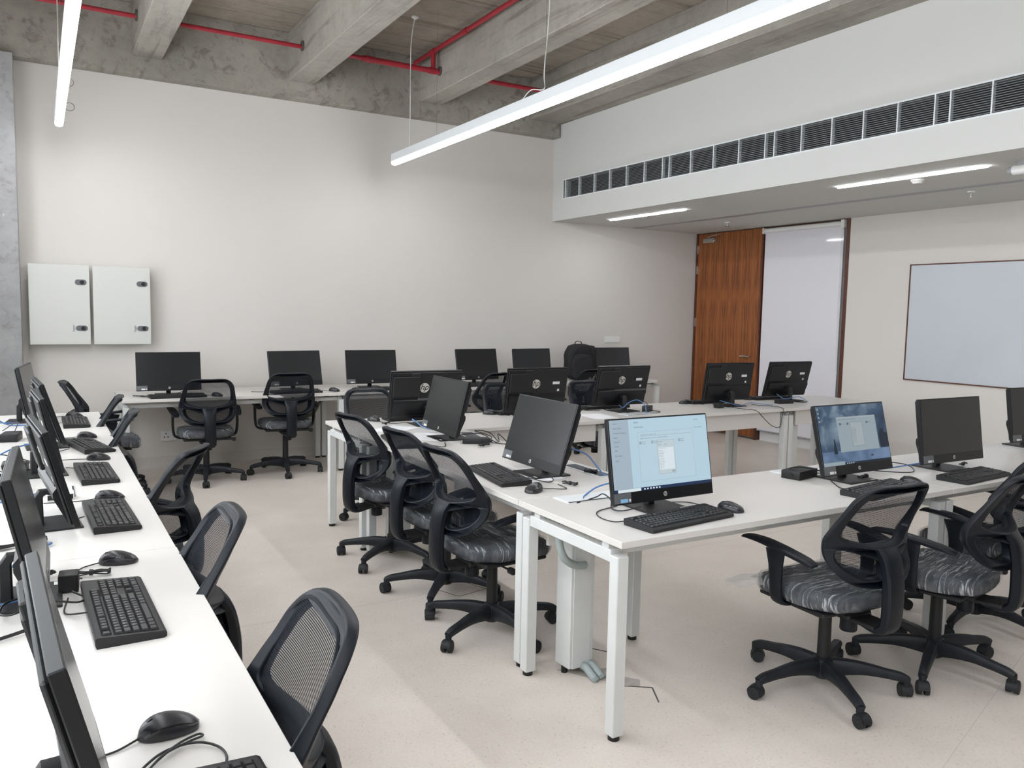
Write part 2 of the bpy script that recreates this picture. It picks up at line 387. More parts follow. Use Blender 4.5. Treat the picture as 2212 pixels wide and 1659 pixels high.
# door, blind, frame on the right wall
dr = struct('door_1', MB().box(XR+.008, XR+.05, 7.10, 8.205, .03, ZSO-.012), WOOD)
struct('trim_10', MB().box(XR, XR+.12, 8.208, 8.238, 0, ZSO).box(XR+.004, XR+.12, 7.07, 7.096, 0, ZSO).box(XR+.06, XR+.12, 5.90, 8.2, ZSO-.012, ZSO), WOODF)['label'] = 'dark wooden door frame'
struct('trim_11', MB().box(XR-.005, XR+.12, 5.84, 5.885, 0, ZSO), WOODF)['label'] = 'dark wooden frame post beside the blind'
struct('window_5', MB().box(XR+.08, XR+.11, 5.885, 7.06, 0, ZSO), mat('frosted_panel', (.75, .75, .74), .3))['label'] = 'white side panel behind the blind'
h = MB().cyl((XR+.012, 7.20, 1.04), .026, .018, 'x').cyl((XR-.03, 7.20, 1.04), .01, .05, 'x'); h.sweep([(XR-.03, 7.20, 1.04), (XR-.034, 7.26, 1.043), (XR-.034, 7.34, 1.04)], .018, .016, (0, 0, 1)); h.obj('handle', CHROME, dr)
MB().cyl((XR+.015, 7.20, .95), .02, .015, 'x').obj('lock', CHROME, dr)
for z in (.25, 1.45, 2.15, 2.42): MB().box(XR-.006, XR+.008, 8.196, 8.214, z-.055, z+.055).obj('hinge', CHROME, dr)
MB().box(XR-.02, XR+.03, 7.90, 8.10, 2.50, 2.56, .004).cyl((XR-.01, 7.86, 2.53), .022, .06, 'y').obj('door_closer', CHROME, dr)
MB().sweep([(XR-.03, 8.0, 2.57), (XR-.05, 7.88, 2.585), (XR, 7.78, 2.60)], .02, .008, (0, 1, 0)).obj('closer_arm', CHROME, dr)
bl = thing('roller_blind', 'white roller blind pulled down over the panel beside the wooden door', 'blind', (XR, 6.48, 2.6))
def rel(mb, o): mb.v = [p-V(o.location) for p in mb.v]; return mb
rel(MB().box(XR+.012, XR+.015, 5.93, 7.05, .14, 2.58), bl).obj('fabric', BLIND, bl)
rel(MB().cyl((XR+.0, 5.95, 2.585), .028, 1.09, 'y'), bl).obj('roller', WHITEP, bl)
rel(MB().box(XR-.035, XR+.03, 5.90, 5.945, 2.54, 2.625, .004), bl).obj('bracket', WHITEP, bl)
rel(MB().box(XR-.035, XR+.03, 7.045, 7.065, 2.55, 2.62, .004), bl).obj('bracket', WHITEP, bl)
rel(MB().cyl((XR+.013, 5.93, .135), .009, 1.12, 'y'), bl).obj('bottom_bar', TRACK, bl)
rel(MB().tube([(XR-.02, 5.925, 2.55), (XR-.02, 5.93, 1.6), (XR-.025, 5.92, .98), (XR-.02, 5.90, .93), (XR-.015, 5.925, 1.0), (XR-.015, 5.94, 1.6), (XR-.015, 5.94, 2.55)], .0022), bl).obj('pull_chain', WHITEP, bl)
# whiteboard
wbd = thing('whiteboard', 'large framed whiteboard on the right wall', 'whiteboard', (XR, 3.9, 1.5))
rel(MB().box(XR-.012, XR, 2.72, 5.09, .935, 2.095), wbd).obj('surface', BOARD, wbd)
for a in ((2.70, 5.10, 2.09, 2.102), (2.70, 5.10, .925, .937)): rel(MB().box(XR-.018, XR, a[0], a[1], a[2], a[3]), wbd).obj('frame_rail', WOODF, wbd)
for a in (2.70, 5.088): rel(MB().box(XR-.018, XR, a, a+.012, .925, 2.102), wbd).obj('frame_rail', WOODF, wbd)
# lowered-ceiling lights
for i, (ya, yb_) in enumerate(((7.66, 6.38), (4.55, 3.30), (1.4, .15))):
    t = thing('ceiling_light', ['short recessed strip light nearest the back wall in the lowered ceiling', 'recessed strip light in the lowered ceiling right of the door', 'recessed strip light in the lowered ceiling outside the view'][i], 'light', (5.80, (ya+yb_)/2, ZSO), group=None)
    L_ = (ya-yb_)/2; pts = [(0, -L_), (.018, -L_+.012), (.030, -L_+.05), (.030, L_-.05), (.018, L_-.012), (0, L_), (-.018, L_-.012), (-.030, L_-.05), (-.030, -L_+.05), (-.018, -L_+.012)]
    MB().prism([(p[0]*1.2, p[1]*1.006) for p in pts], -.003, 0, 'z').obj('trim_ring', SOFFIT, t)
    MB().prism(pts, -.010, -.003, 'z').obj('diffuser', LITE, t)
for y, x, lb in ((6.97, 6.98, 'small sprinkler head hanging below the lowered ceiling before the door'), (4.03, 6.85, 'small sprinkler head on the lowered ceiling near the whiteboard')):
    t = thing('fire_sprinkler', lb, 'sprinkler', (x, y, ZSO))
    MB().cyl((0, 0, -.01), .03, .01).obj('rosette', WHITEP, t)
    MB().cyl((0, 0, -.045), .008, .04).cyl((0, 0, -.048), .018, .004).obj('nozzle', CHROME, t)
t = thing('smoke_detector', 'small round detector on the lowered ceiling behind the second strip light', 'detector', (5.98, 3.95, ZSO))
MB().lathe((0, 0, 0), [(.05, 0), (.05, -.012), (.03, -.03), (.01, -.032)]).obj('body', SOFFIT, t)
t = thing('tube_fixture', 'white tubular fixture on the lowered ceiling at the right picture edge', 'light', (5.80, 3.0, ZSO-.06))
MB().cyl((0, -.45, 0), .032, .58, 'y').obj('tube', WHITEP, t)
MB().cyl((0, .13, 0), .026, .03, 'y').obj('end_cap', TRACK, t)
MB().box(-.02, .02, -.3, .1, .025, .06).obj('mount', TRACK, t)
# wall details
t = thing('switch_plate', 'white switch plate on the back wall above the backpack', 'switch', (6.33, YB, 1.215))
MB().box(-.12, .12, -.01, 0, -.04, .04, .003).obj('plate', WHITEP, t)
for x in (-.08, -.03, .03, .08): MB().box(x-.02, x+.02, -.014, -.01, -.028, .028, .002).obj('rocker', WHITEP, t)
t = thing('wall_socket', 'white wall socket under the back desk near the left chair', 'socket', (1.06, YB, .30))
MB().box(-.075, .065, -.012, 0, -.05, .05, .003).obj('plate', WHITEP, t)
for x, z in ((-.03, .02), (-.045, -.012), (-.012, -.012)): MB().cyl((x, -.0135, z), .007, .002, 'y', 10).obj('pin_hole', MARK, t)
for i, (x, z) in enumerate(((.30, 3.47), (.30, 3.26))):
    me = MB().sweep([(x+.035*cos(a*pi/10), YB-.002, z+.035*sin(a*pi/10)) for a in range(20)], .005, .003, (0, 1, 0), 6, closed=True); me.obj('ring_mark', MARK, wb)
# electrical cabinets
CAB_L = ['left grey-white wall cabinet with two oval locks beside the concrete column', 'right white wall cabinet with two oval locks above the back desk']
for i, x in enumerate((-.06, .435)):
    t = thing('wall_cabinet', CAB_L[i], 'cabinet', (x, YB, 1.18), group=None)
    MB().box(.015, .455, -.11, 0, .015, .685, .003).obj('body', CABP, t)
    d = MB().box(0, .47, -.135, -.11, 0, .70, .004).obj('door', CABP, t)
    for zz in (.55, .145):
        k = MB(); n = 28
        pts = [(.40+.022*math.copysign(1, cos(a))+.024*cos(a), zz+.024*sin(a)) for a in [2*pi*j/n+.01 for j in range(n)]]
        k.prism(pts, -.140, -.135, 'y').obj('lock_plate', GREYL, d)
        MB().cyl((.41, -.148, zz), .017, .009, 'y').obj('lock_button', PLASM, d)
    MB().box(.345, .375, -.1362, -.135, .125, .165).obj('grey_fade', mat('grey_print', (.5, .5, .5), .5), d)
    tm = text_mb('hager', .028); tm.xf(Matrix.Translation((.335, -.1358, .145)) @ Matrix.Rotation(R(90), 4, 'Y').inverted() @ RX); tm.obj('lettering', GREYL, d)

# red sprinkler pipes
t = thing('sprinkler_pipe', 'red sprinkler pipe run along the back beam with a branch under the slab', 'pipe', (3.0, 7.6, 3.93))
def pp(mb, n): return rel(mb, t).obj(n, REDP, t)
pp(MB().cyl((-.7, 7.60, 3.93), .019, 2.9, 'x', 14), 'pipe'); pp(MB().cyl((2.18, 7.60, 3.93), .02, .6, 'x', 14), 'pipe')
pp(MB().cyl((2.75, 7.60, 3.93), .027, .83, 'x', 14), 'pipe'); pp(MB().cyl((3.57, 7.60, 3.93), .022, 1.4, 'x', 14), 'pipe')
pp(MB().cyl((3.49, -2.5, 4.12), .022, 10.55, 'y', 14), 'branch_pipe'); pp(MB().cyl((3.49, 7.60, 3.93), .024, .19, 'z', 14), 'riser')
for y in (7.6, 6.9, 5.25): pp(MB().cyl((3.49, y-.04, 4.12), .028, .08, 'y', 14), 'coupling')
for x in (2.78, 3.44): pp(MB().cyl((x, 7.60, 3.93), .032, .08, 'x', 14), 'coupling')
for x in (.775, 2.165, 3.555):
    rel(MB().cyl((x, 7.60, 3.94), .045, .012, 'x', 16), t).obj('sleeve', MARK, t)
for y in (5.9, 3.2): rel(MB().cyl((3.49, y, 4.12), .005, .08).cyl((3.49, y-.012, 4.12), .034, .024, 'y', 14), t).obj('hanger', PLASM, t)

# suspended strip lamps
def strip_lamp(x, label):
    t = thing('pendant_light', label, 'light', (x, 2.6, 3.0), group='hanging strip lights'); t['group'] = 'hanging strip lights'
    MB().box(-.031, .031, -5.4, 5.15, .020, .098, .003).obj('housing', ALU, t)
    pr = [(-.029, .02), (-.029, .002), (-.022, -.010), (0, -.014), (.022, -.010), (.029, .002), (.029, .02)]
    MB().prism(pr, -5.39, 5.146, 'y').obj('diffuser', LITE, t)
    MB().box(-.032, .032, 5.146, 5.154, .006, .099, .002).obj('end_cap', ALU, t)
    for y in (4.75, 4.15, 2.35, .6, -1.2, -3.0, -4.8): MB().cyl((0, y, .098), .0012, ZS-3.098, n=5).obj('steel_wire', CHROME, t)
    MB().tube([(-.10, 4.42, 1.195), (-.09, 4.5, 1.10), (-.02, 4.70, 1.02), (0, 4.75, .9), (0, 4.752, .5), (0, 4.75, .1)], .004).obj('power_cable', WHITEP, t)
    MB().lathe((-.10, 4.42, 1.2), [(.035, 0), (.035, -.012), (.02, -.022), (.008, -.03)]).obj('ceiling_rose', WHITEP, t)
    MB().tube([(0.02, 2.35, 1.19), (.03, 2.36, .7), (.01, 2.38, .25), (0, 2.36, .12), (-.02, 2.5, .14), (-.02, 2.62, .10)], .004).obj('power_cable', WHITEP, t)
strip_lamp(3.14, 'long suspended strip light crossing the picture from centre to upper right')
strip_lamp(.20, 'suspended strip light at the upper left over the window desk')

# floor marks
def fmark(pts, wd=.006, n='cut_line', m=MARK, z=.0015):
    for a, b in zip(pts[:-1], pts[1:]):
        a = V((*a, 0)); b = V((*b, 0)); d = (b-a).normalized(); s_ = V((-d.y, d.x, 0))*wd/2
        MB().add([a-s_, b-s_, b+s_, a+s_, a-s_+V((0, 0, z)), b-s_+V((0, 0, z)), b+s_+V((0, 0, z)), a+s_+V((0, 0, z))], [(0, 1, 2, 3), (4, 5, 6, 7), (0, 1, 5, 4), (1, 2, 6, 5), (2, 3, 7, 6), (3, 0, 4, 7)]).obj(n, m, fl)
fmark([(1.99, 2.50), (2.02, 2.57), (2.16, 2.47), (2.10, 2.36)]); fmark([(2.02, 2.93), (2.14, 2.95), (2.24, 2.80), (2.18, 2.72)])
fmark([(1.86, 3.98), (2.04, 4.06), (2.12, 3.84), (1.93, 3.80), (1.86, 3.98)], .003)
fmark([(.6, .9), (2.9, 1.6), (6.5, 2.7)], .0025, 'seam', mat('seam', (.56, .51, .455), .6), .0006)
fmark([(-.6, 3.9), (7.6, 3.95)], .0025, 'seam', MATS['seam'], .0006)
pa = [(1.90, 2.80), (1.98, 2.67), (2.06, 2.56), (2.12, 2.50), (2.16, 2.55), (2.10, 2.63), (2.16, 2.70), (2.06, 2.72), (1.99, 2.78)]
MB().prism(pa, .0003, .0012, 'z').obj('torn_patch', SUBF, fl)

# ================================================================== DESKS
def leg(x, y, t, sx=.05, h=.685):
    g = MB().box(x-sx/2, x+sx/2, y-.025, y+.025, .018, h, .003).obj('leg', EDGE, t)
    MB().cyl((x, y, 0), .022, .018, n=16).obj('foot', PLAS, g)
def desk(x0, x1, y0, y1, label, cat='desk', ends='x', aprons=(), group=None, legs=True, rnd=False):
    """tabletop x0..x1 / y0..y1; leg frames at both ends along the given axis"""
    ox, oy = x0, y0; t = thing('desk', label, cat, (ox, oy, 0), group=group); X, Y = x1-x0, y1-y0
    if rnd:
        r = .10; pts = [(0, 0)]+[(X-r+r*sin(a*pi/16), r-r*cos(a*pi/16)) for a in range(9)]+[(X-r+r*cos(a*pi/16), Y-r+r*sin(a*pi/16)) for a in range(9)]+[(0, Y)]
        MB().prism(pts, .725, .75, 'z').obj('tabletop', DESK, t)
    else: MB().box(0, X, 0, Y, .725, .75, .0015).obj('tabletop', DESK, t)
    i = .032
    if ends == 'x':
        for x in (i, X-i):
            leg(x, i+.02, t); leg(x, Y-i-.02, t)
            MB().box(x-.02, x+.02, i+.045, Y-i-.045, .655, .70, .002).obj('crossbar', EDGE, t)
            for yy in (.12, Y-.12): MB().box(x-.012, x+.012, yy-.02, yy+.02, .70, .725).obj('spacer', EDGE, t)
        for yy in (.12, Y-.12): MB().box(i, X-i, yy-.015, yy+.015, .67, .70).obj('rail', EDGE, t)
    else:
        for yv in (i, Y-i):
            leg(i+.02, yv, t); leg(X-i-.02, yv, t)
            MB().box(i+.045, X-i-.045, yv-.02, yv+.02, .655, .70, .002).obj('crossbar', EDGE, t)
        for xx in (.10, X-.12): MB().box(xx-.015, xx+.015, i, Y-i, .67, .72).obj('rail', EDGE, t)
    for (ya, za, zb) in aprons: MB().box(.10, X-.10, ya-y0-.009, ya-y0+.009, za, zb, .002).obj('apron', DESK, t)
    return t
YN0, YN1 = 2.172, 2.876
desk(1.737, 3.71, YN0, YN1, 'nearest white desk at the outer corner of the desk island, two lit screens on it', aprons=[(2.80, .56, .72)])
desk(3.712, 5.70, YN0, YN1, 'white desk in the front row reaching the right picture edge', aprons=[(2.80, .56, .72)])
desk(1.737, 2.46, 2.88, 4.79, 'white desk joining the front and far rows, three chairs along it', ends='y')
desk(1.74, 3.69, 4.795, 5.55, 'white desk at the left end of the far row, behind a sheet of paper', aprons=[(4.85, .59, .724)])
desk(3.692, 5.68, 4.80, 5.55, 'white desk in the middle of the far row with a cable hanging over its edge', aprons=[(4.85, .59, .724)])
desk(5.682, 6.89, 4.80, 5.55, 'short white desk at the right end of the far row', aprons=[(4.85, .59, .724)])
desk(-.40, .376, .80, 2.80, 'window-side white desk nearest the camera at the lower left', ends='y')
desk(-.40, .374, 2.802, 4.72, 'middle white desk of the window-side run', ends='y')
desk(-.40, .372, 4.722, 6.64, 'farthest white desk of the window-side run', ends='y')
desk(.585, 2.50, 7.34, 8.19, 'white desk on the back wall under the two wall cabinets')
desk(2.502, 4.48, 7.38, 8.19, 'white desk in the middle of the back wall')
desk(4.482, 6.50, 7.46, 8.14, 'white desk on the back wall carrying the backpack, its end rounded', rnd=True)

# cable risers under the desks
for x, y, lb in ((1.97, 2.77, 'white cable riser column under the nearest desk corner'), (1.955, 4.72, 'white cable riser column behind the paired legs of the side desk'), (5.80, 4.93, 'white cable riser column below the right end of the far row')):
    t = thing('cable_riser', lb, 'cable duct', (x, y, 0), 3)
    MB().box(-.065, .065, -.05, .05, .03, .655, .004).obj('body', EDGE, t)
    MB().box(-.05, .045, -.054, -.05, .03, .65, .001).obj('cover', EDGE, t)
    MB().box(-.03, .04, -.035, .035, .655, .72).obj('collar', EDGE, t)
    for sx in (-.05, .05): MB().cyl((sx, 0, 0), .014, .03, n=12).obj('foot', PLAS, t)
def conduit(pts, r, m, lb, name='flexible_conduit'):
    path = smooth(pts, 16); W = [2*r*(1+.12*(i % 2)) for i in range(len(path))]
    o = MB().sweep(path, W, W, (.2, .3, 1), n=10, pw=1.).obj(name, m, None, ang=80); return tag(o, lb, 'conduit')
conduit([(1.86, 2.72, .69), (1.83, 2.70, .66), (1.82, 2.68, .60), (1.84, 2.67, .54), (1.90, 2.68, .50), (1.96, 2.69, .49)], .015, GREYC, 'grey ribbed conduit looping low beside the front riser')
conduit([(1.88, 2.62, .70), (1.88, 2.60, .65), (1.91, 2.60, .61), (1.97, 2.62, .59), (2.05, 2.68, .60)], .011, GREYC, 'thinner grey conduit curving across the top of the front riser')
conduit([(1.985, 2.73, .03), (1.98, 2.69, .035), (1.98, 2.65, .02), (1.985, 2.62, .004)], .016, GREYC, 'short ribbed conduit entering the floor at the foot of the front riser')
conduit([(2.02, 2.74, .03), (2.02, 2.70, .035), (2.02, 2.66, .02), (2.025, 2.63, .004)], .016, GREYC, 'second ribbed conduit at the foot of the front riser, nearer the corner leg')
conduit([(2.10, 7.72, .69), (2.10, 7.7, .6), (2.14, 7.7, .52), (2.22, 7.7, .49), (2.30, 7.7, .53), (2.37, 7.7, .64), (2.44, 7.7, .68), (2.5, 7.7, .68)], .014, OLIVC, 'olive ribbed conduit hanging in a loop under the back desk')

# ================================================================== CHAIR
def back_y(z):
    tb = [(.34, -.285), (.45, -.268), (.52, -.270), (.58, -.272), (.64, -.262), (.70, -.258), (.78, -.275), (.86, -.303), (.93, -.335), (1.0, -.36)]
    for (a, ya), (b, yb_) in zip(tb[:-1], tb[1:]):
        if z <= b: return ya+(yb_-ya)*max(0, (z-a))/(b-a)
    return tb[-1][1]
def kcur(z): return .95+1.15*math.exp(-((z-.65)/.13)**2)
def S(x, z, d=0.): return V((x, back_y(z)+kcur(z)*x*x+d, z))
HALF = [(0, .927), (.112, .927), (.163, .908), (.196, .865), (.213, .79), (.224, .71), (.224, .65), (.209, .598), (.178, .556), (.13, .531), (.06, .521), (0, .519)]
def make_chair():
    t = thing('office_chair', '', 'chair')
    full = HALF[:-1]+[(-x, z) for x, z in HALF[:0:-1]]
    out2 = smooth([(x, z, 0) for x, z in full], 5, closed=True)
    UP = [(0, .896), (.102, .896), (.142, .882), (.168, .845), (.181, .795), (.187, .748), (.184, .722), (.160, .704), (.105, .688), (.05, .679)]
    up = smooth([(x, z, 0) for x, z in UP+[(0, .677)]+[(-x, z) for x, z in UP[:0:-1]]], 4, closed=True)
    LO = [(.036, .618), (.062, .636), (.105, .650), (.150, .664), (.182, .668), (.191, .650), (.184, .618), (.160, .586), (.120, .566), (.075, .557), (.042, .562), (.034, .588)]
    lo = [smooth([(sg*x, z, 0) for x, z in LO], 3, closed=True) for sg in (1, -1)]
    cu = bpy.data.curves.new('t', 'CURVE'); cu.dimensions = '2D'; cu.fill_mode = 'BOTH'; cu.extrude = .0085; cu.bevel_depth = .0055; cu.bevel_resolution = 2; cu.offset = -.0055
    for loop in [out2, up]+lo:
        sp_ = cu.splines.new('POLY'); sp_.points.add(len(loop)-1); sp_.use_cyclic_u = True
        for i, p in enumerate(loop): sp_.points[i].co = (p.x, p.y, 0, 1)
    o_ = bpy.data.objects.new('t', cu); COL.objects.link(o_); bpy.context.view_layer.update()
    me = bpy.data.meshes.new_from_object(o_.evaluated_get(bpy.context.evaluated_depsgraph_get()))
    fr = MB(); fr.add([v.co.copy() for v in me.vertices], [tuple(p.vertices) for p in me.polygons])
    bpy.data.objects.remove(o_); bpy.data.curves.remove(cu); bpy.data.meshes.remove(me)
    def fm(p):
        q = S(p.x, p.y); th = 1+.9*max(0, 1-abs(p.y-.64)/.16)
        nx = -2*kcur(p.y)*p.x; n_ = V((nx, 1, .15)).normalized()
        return q+n_*(p.z*th)
    fr.v = [fm(p) for p in fr.v]
    fr.obj('backrest_frame', CHAIR, t, ang=50)
    sp = smooth([(0, -.268, .668), (0, -.290, .625), (0, -.304, .55), (0, -.308, .47), (0, -.306, .40), (0, -.294, .362), (0, -.26, .346), (0, -.20, .350), (0, -.12, .362)], 5)
    MB().sweep(sp, [.12, .10, .092, .088, .086, .084, .08, .07], [.030, .046, .052, .052, .048, .038, .024, .018], (1, 0, 0), 12, pw=.6).obj('spine', CHAIR, t)
    # mesh panel
    def SM(x, z): return V((x, back_y(z)+.034*kcur(z)*.6+.35*kcur(z)*x*x+.013, z))
    vs = []; fs = []; n = len(out2); K = 7
    cc = SM(0, .723); vs.append(cc)
    for k in range(1, K+1):
        for p in out2:
            q = k/K*.935; vs.append(SM(p.x*q, .723+(p.y-.723)*q))
    for i in range(n):
        fs.append((0, 1+i, 1+(i+1) % n))
        for k in range(K-1): fs.append((1+k*n+i, 1+(k+1)*n+i, 1+(k+1)*n+(i+1) % n, 1+k*n+(i+1) % n))
    MB().add(vs, fs).obj('mesh_panel', MESHF, t)
    MB().sweep([SM(p.x*.935, .723+(p.y-.723)*.935) for p in out2[::2]], .010, .008, lambda i, p: (p.x, 0, (p.z-.723)), 6, closed=True).obj('mesh_rim', CHAIR, t)
    # seat cushion
    def cushion(g, zt, zb, rings):
        vs = []; fs = []; n = 48
        for (q, z) in rings:
            for i in range(n):
                a = 2*pi*i/n; ca, sa = cos(a), sin(a); e = .62
                x = (.235+g)*math.copysign(abs(ca)**e, ca)*q; y = .012+(.232+g)*math.copysign(abs(sa)**e, sa)*q
                if y > .1: z_ = z-.028*((y-.1)/.14)**2
                else: z_ = z+.0
                x *= (1-.10*max(0, -y)/.23)
                vs.append((x, y, z_))
        m = len(rings)
        for k in range(m-1):
            for i in range(n): fs.append((k*n+i, k*n+(i+1) % n, (k+1)*n+(i+1) % n, (k+1)*n+i))
        fs.append(tuple(range(n))[::-1]); fs.append(tuple(range((m-1)*n, m*n)))
        return MB().add(vs, fs)
    R_ = [(.86, .397), (.95, .402), (.995, .420), (1.0, .440), (.985, .456), (.93, .470), (.80, .478), (.55, .480), (.3, .478)]
    cushion(0, 0, 0, R_).obj('seat', FAB, t, ang=60)
    f = cushion(.006, 0, 0, [(.60, .385), (.80, .388)]+[(a*1.015, b+.006) for a, b in R_])
    f.v = [p+V((0, 0, .0025*sin(p.x*60+p.y*25)+.002*sin(p.x*35-p.y*90)))*(1 if p.z > .41 else .5) for p in f.v]
    rr = random.Random(3)
    f.v = [p+V((rr.uniform(-.003, .003), rr.uniform(-.003, .003), rr.uniform(-.0015, .003))) for p in f.v]
    f.obj('plastic_wrap', FILM, t, ang=50)
    MB().box(-.20, .20, -.16, .18, .378, .397, .006).obj('seat_pan', PLASM, t)
    # armrests
    for s_ in (-1, 1):
        a = MB()
        a.sweep(smooth([(s_*.15, .03, .385), (s_*.215, .03, .388), (s_*.256, .028, .41), (s_*.268, .025, .47), (s_*.270, .028, .55), (s_*.267, .035, .615)], 4), [.05, .055, .06, .062, .072, .10], [.018, .02, .022, .022, .022, .024], (0, 1, 0), 12)
        a.sweep(smooth([(s_*.252, -.150, .594), (s_*.256, -.11, .606), (s_*.265, 0, .624), (s_*.273, .09, .636), (s_*.281, .17, .637), (s_*.284, .195, .630)], 4), [.045, .062, .070, .066, .054, .036], [.012, .022, .024, .022, .018, .010], (1, 0, 0), 12)
        a.obj('armrest', CHAIR, t)
    # mechanism, knob, lever
    MB().box(-.07, .07, -.17, .10, .352, .380, .008).box(-.055, .055, -.27, -.12, .350, .366, .004).obj('tilt_mechanism', PLASM, t)
    MB().lathe((0, -.115, 0), [(.030, .355), (.033, .350), (.034, .295), (.031, .290)], 24).obj('tension_knob', CHAIR, t)
    MB().cyl((.05, -.04, .362), .005, .17, 'x', 8).cyl((.215, -.04, .362), .016, .03, 'x', 12).obj('height_lever', PLASM, t)
    # gas column
    MB().lathe((0, 0, 0), [(.026, .085), (.027, .11), (.026, .25), (.025, .33), (.022, .355)], 20).obj('gas_column', PLASM, t)
    MB().lathe((0, 0, 0), [(.030, .045), (.042, .055), (.043, .10), (.040, .128), (.032, .134)], 24).obj('hub', DUSTY, t)
    for k in range(5):
        a = 2*pi*k/5; M = Matrix.Rotation(a, 4, 'Z')
        lg = MB().sweep(smooth([(0, .03, .092), (0, .10, .100), (0, .17, .100), (0, .24, .092), (0, .30, .084), (0, .33, .074)], 3), [.050, .050, .048, .044, .040, .038, .036], [.080, .066, .050, .040, .038, .030], (1, 0, 0), 10)
        lg.cyl((0, .325, .052), .015, .03, n=12).xf(M)
        g = lg.obj('base_leg', DUSTY, t)
        cr = Matrix.Translation((0, .325, 0)) @ Matrix.Rotation(R(37+81*k), 4, 'Z')
        ca = MB()
        for s_ in (-1, 1):
            ca.add([], []); w_ = MB().cyl((s_*.007 if s_ > 0 else -.024, -.012, .026), .026, .017, 'x', 20); ca.add(w_.v, w_.f)
        h_ = MB().sweep([(0, -.012+.029*cos(q), .026+.029*sin(q)) for q in [R(-20+22*j) for j in range(10)]], .044, .005, (1, 0, 0), 8); ca.add(h_.v, h_.f)
        ca.cyl((0, 0, .045), .010, .02, n=10)
        ca.xf(M @ cr); ca.obj('caster', RUB, g)
    return t
chair0 = make_chair(); freeze(chair0)
first = [True]
base_parts = ('base_leg', 'hub', 'gas_column')
def chair(x, y, yaw, brot, label, group=None, dz=0., wrap=True):
    t = chair0 if first[0] else copy_tree(chair0)
    t.location = (x, y, 0); t.rotation_euler = (0, 0, R(yaw)); t['label'] = label
    if group: t['group'] = group
    for c in (t.children if not first[0] else KIDS[chair0.name]):
        nm = c.name.split('.')[0]
        if nm == 'base_leg' or nm == 'hub': c.rotation_euler = (0, 0, R(brot-yaw))
    first[0] = False
    if dz:
        for c in t.children:
            if c.name.split('.')[0] not in base_parts: c.location = (0, 0, dz)
    return t
G1 = 'chairs along the window desk'; G2 = 'chairs at the back desk'; G3 = 'chairs left of the desk island'; G4 = 'chairs behind the far row'; G5 = 'chairs in the right foreground'
chair(.205, 1.61, 86, 0, 'black mesh-back office chair nearest the camera beside the window desk', G1)
chair(.185, 2.52, 88, 20, 'black mesh-back office chair second from the camera at the window desk', G1)
chair(.31, 3.86, 62, 35, 'black office chair at the window desk turned so its back spine shows', G1)
chair(.16, 5.20, 84, 10, 'black office chair under the far part of the window desk, nearer of two', G1)
chair(.15, 6.05, 84, 50, 'black office chair under the far part of the window desk, farther of two', G1)
chair(.47, 7.28, -96, 15, 'black office chair beyond the far end of the window desk, back to the column', G1)
chair(1.26, 7.46, -3, 25, 'black office chair seen from behind, left of the two at the back desk', G2)
chair(1.98, 7.54, -4, 25, 'black office chair seen from behind, right of the two at the back desk', G2, dz=.03)
chair(3.88, 7.36, 24, 0, 'black office chair at the middle of the back desk, turned away from the far row', G2)
chair(5.16, 7.50, 20, 20, 'black office chair at the back desk in front of the backpack, half hidden', G2)
chair(1.873, 4.61, -80, -17, 'farthest of the three black chairs lined up left of the desk island', G3)
chair(1.905, 3.91, -85, -4, 'middle of the three black chairs lined up left of the desk island', G3)
chair(1.868, 3.325, -87, -30, 'nearest of the three black chairs lined up left of the desk island', G3)
chair(2.22, 5.66, 184, 30, 'black office chair behind the left end of the far row', G4)
chair(3.44, 5.72, 180, 10, 'dark office chair behind the far row between its first two monitors', G4)
chair(4.32, 5.72, 180, 25, 'black office chair behind the far row left of its middle monitor', G4)
ch17 = chair(2.80, 2.14, -3, 9, 'black armchair with plastic-wrapped seat standing free in the right foreground', G5)
chair(3.42, 2.04, 12, -29, 'black armchair behind the free-standing one, its wrapped seat under the front desk', G5)
chair(4.12, 2.26, 0, 30, 'black armchair cut off by the right picture edge', G5)
ear = MB(); n_ = 9; tip = V((-.335, .235, .425)); vs = []
for k in range(6):
    q_ = k/5
    for i in range(n_):
        a_ = i/(n_-1); base_ = V((-.228+.10*a_, .10+.135*a_, .43+.035*sin(a_*pi)-.012*(i % 2)))
        p_ = base_.lerp(tip+V((.02*(a_-.5), .03*(a_-.5), .012*cos(i*2.1))), q_**.85); p_.z += .010*sin(i*1.9+k)*sin(q_*pi); vs.append(p_)
ear.add(vs, [(k*n_+i, k*n_+i+1, (k+1)*n_+i+1, (k+1)*n_+i) for k in range(5) for i in range(n_-1)])
ear.obj('plastic_wrap_corner', mat('thin_film', (.7, .68, .66), .15, alpha=.38), ch17)

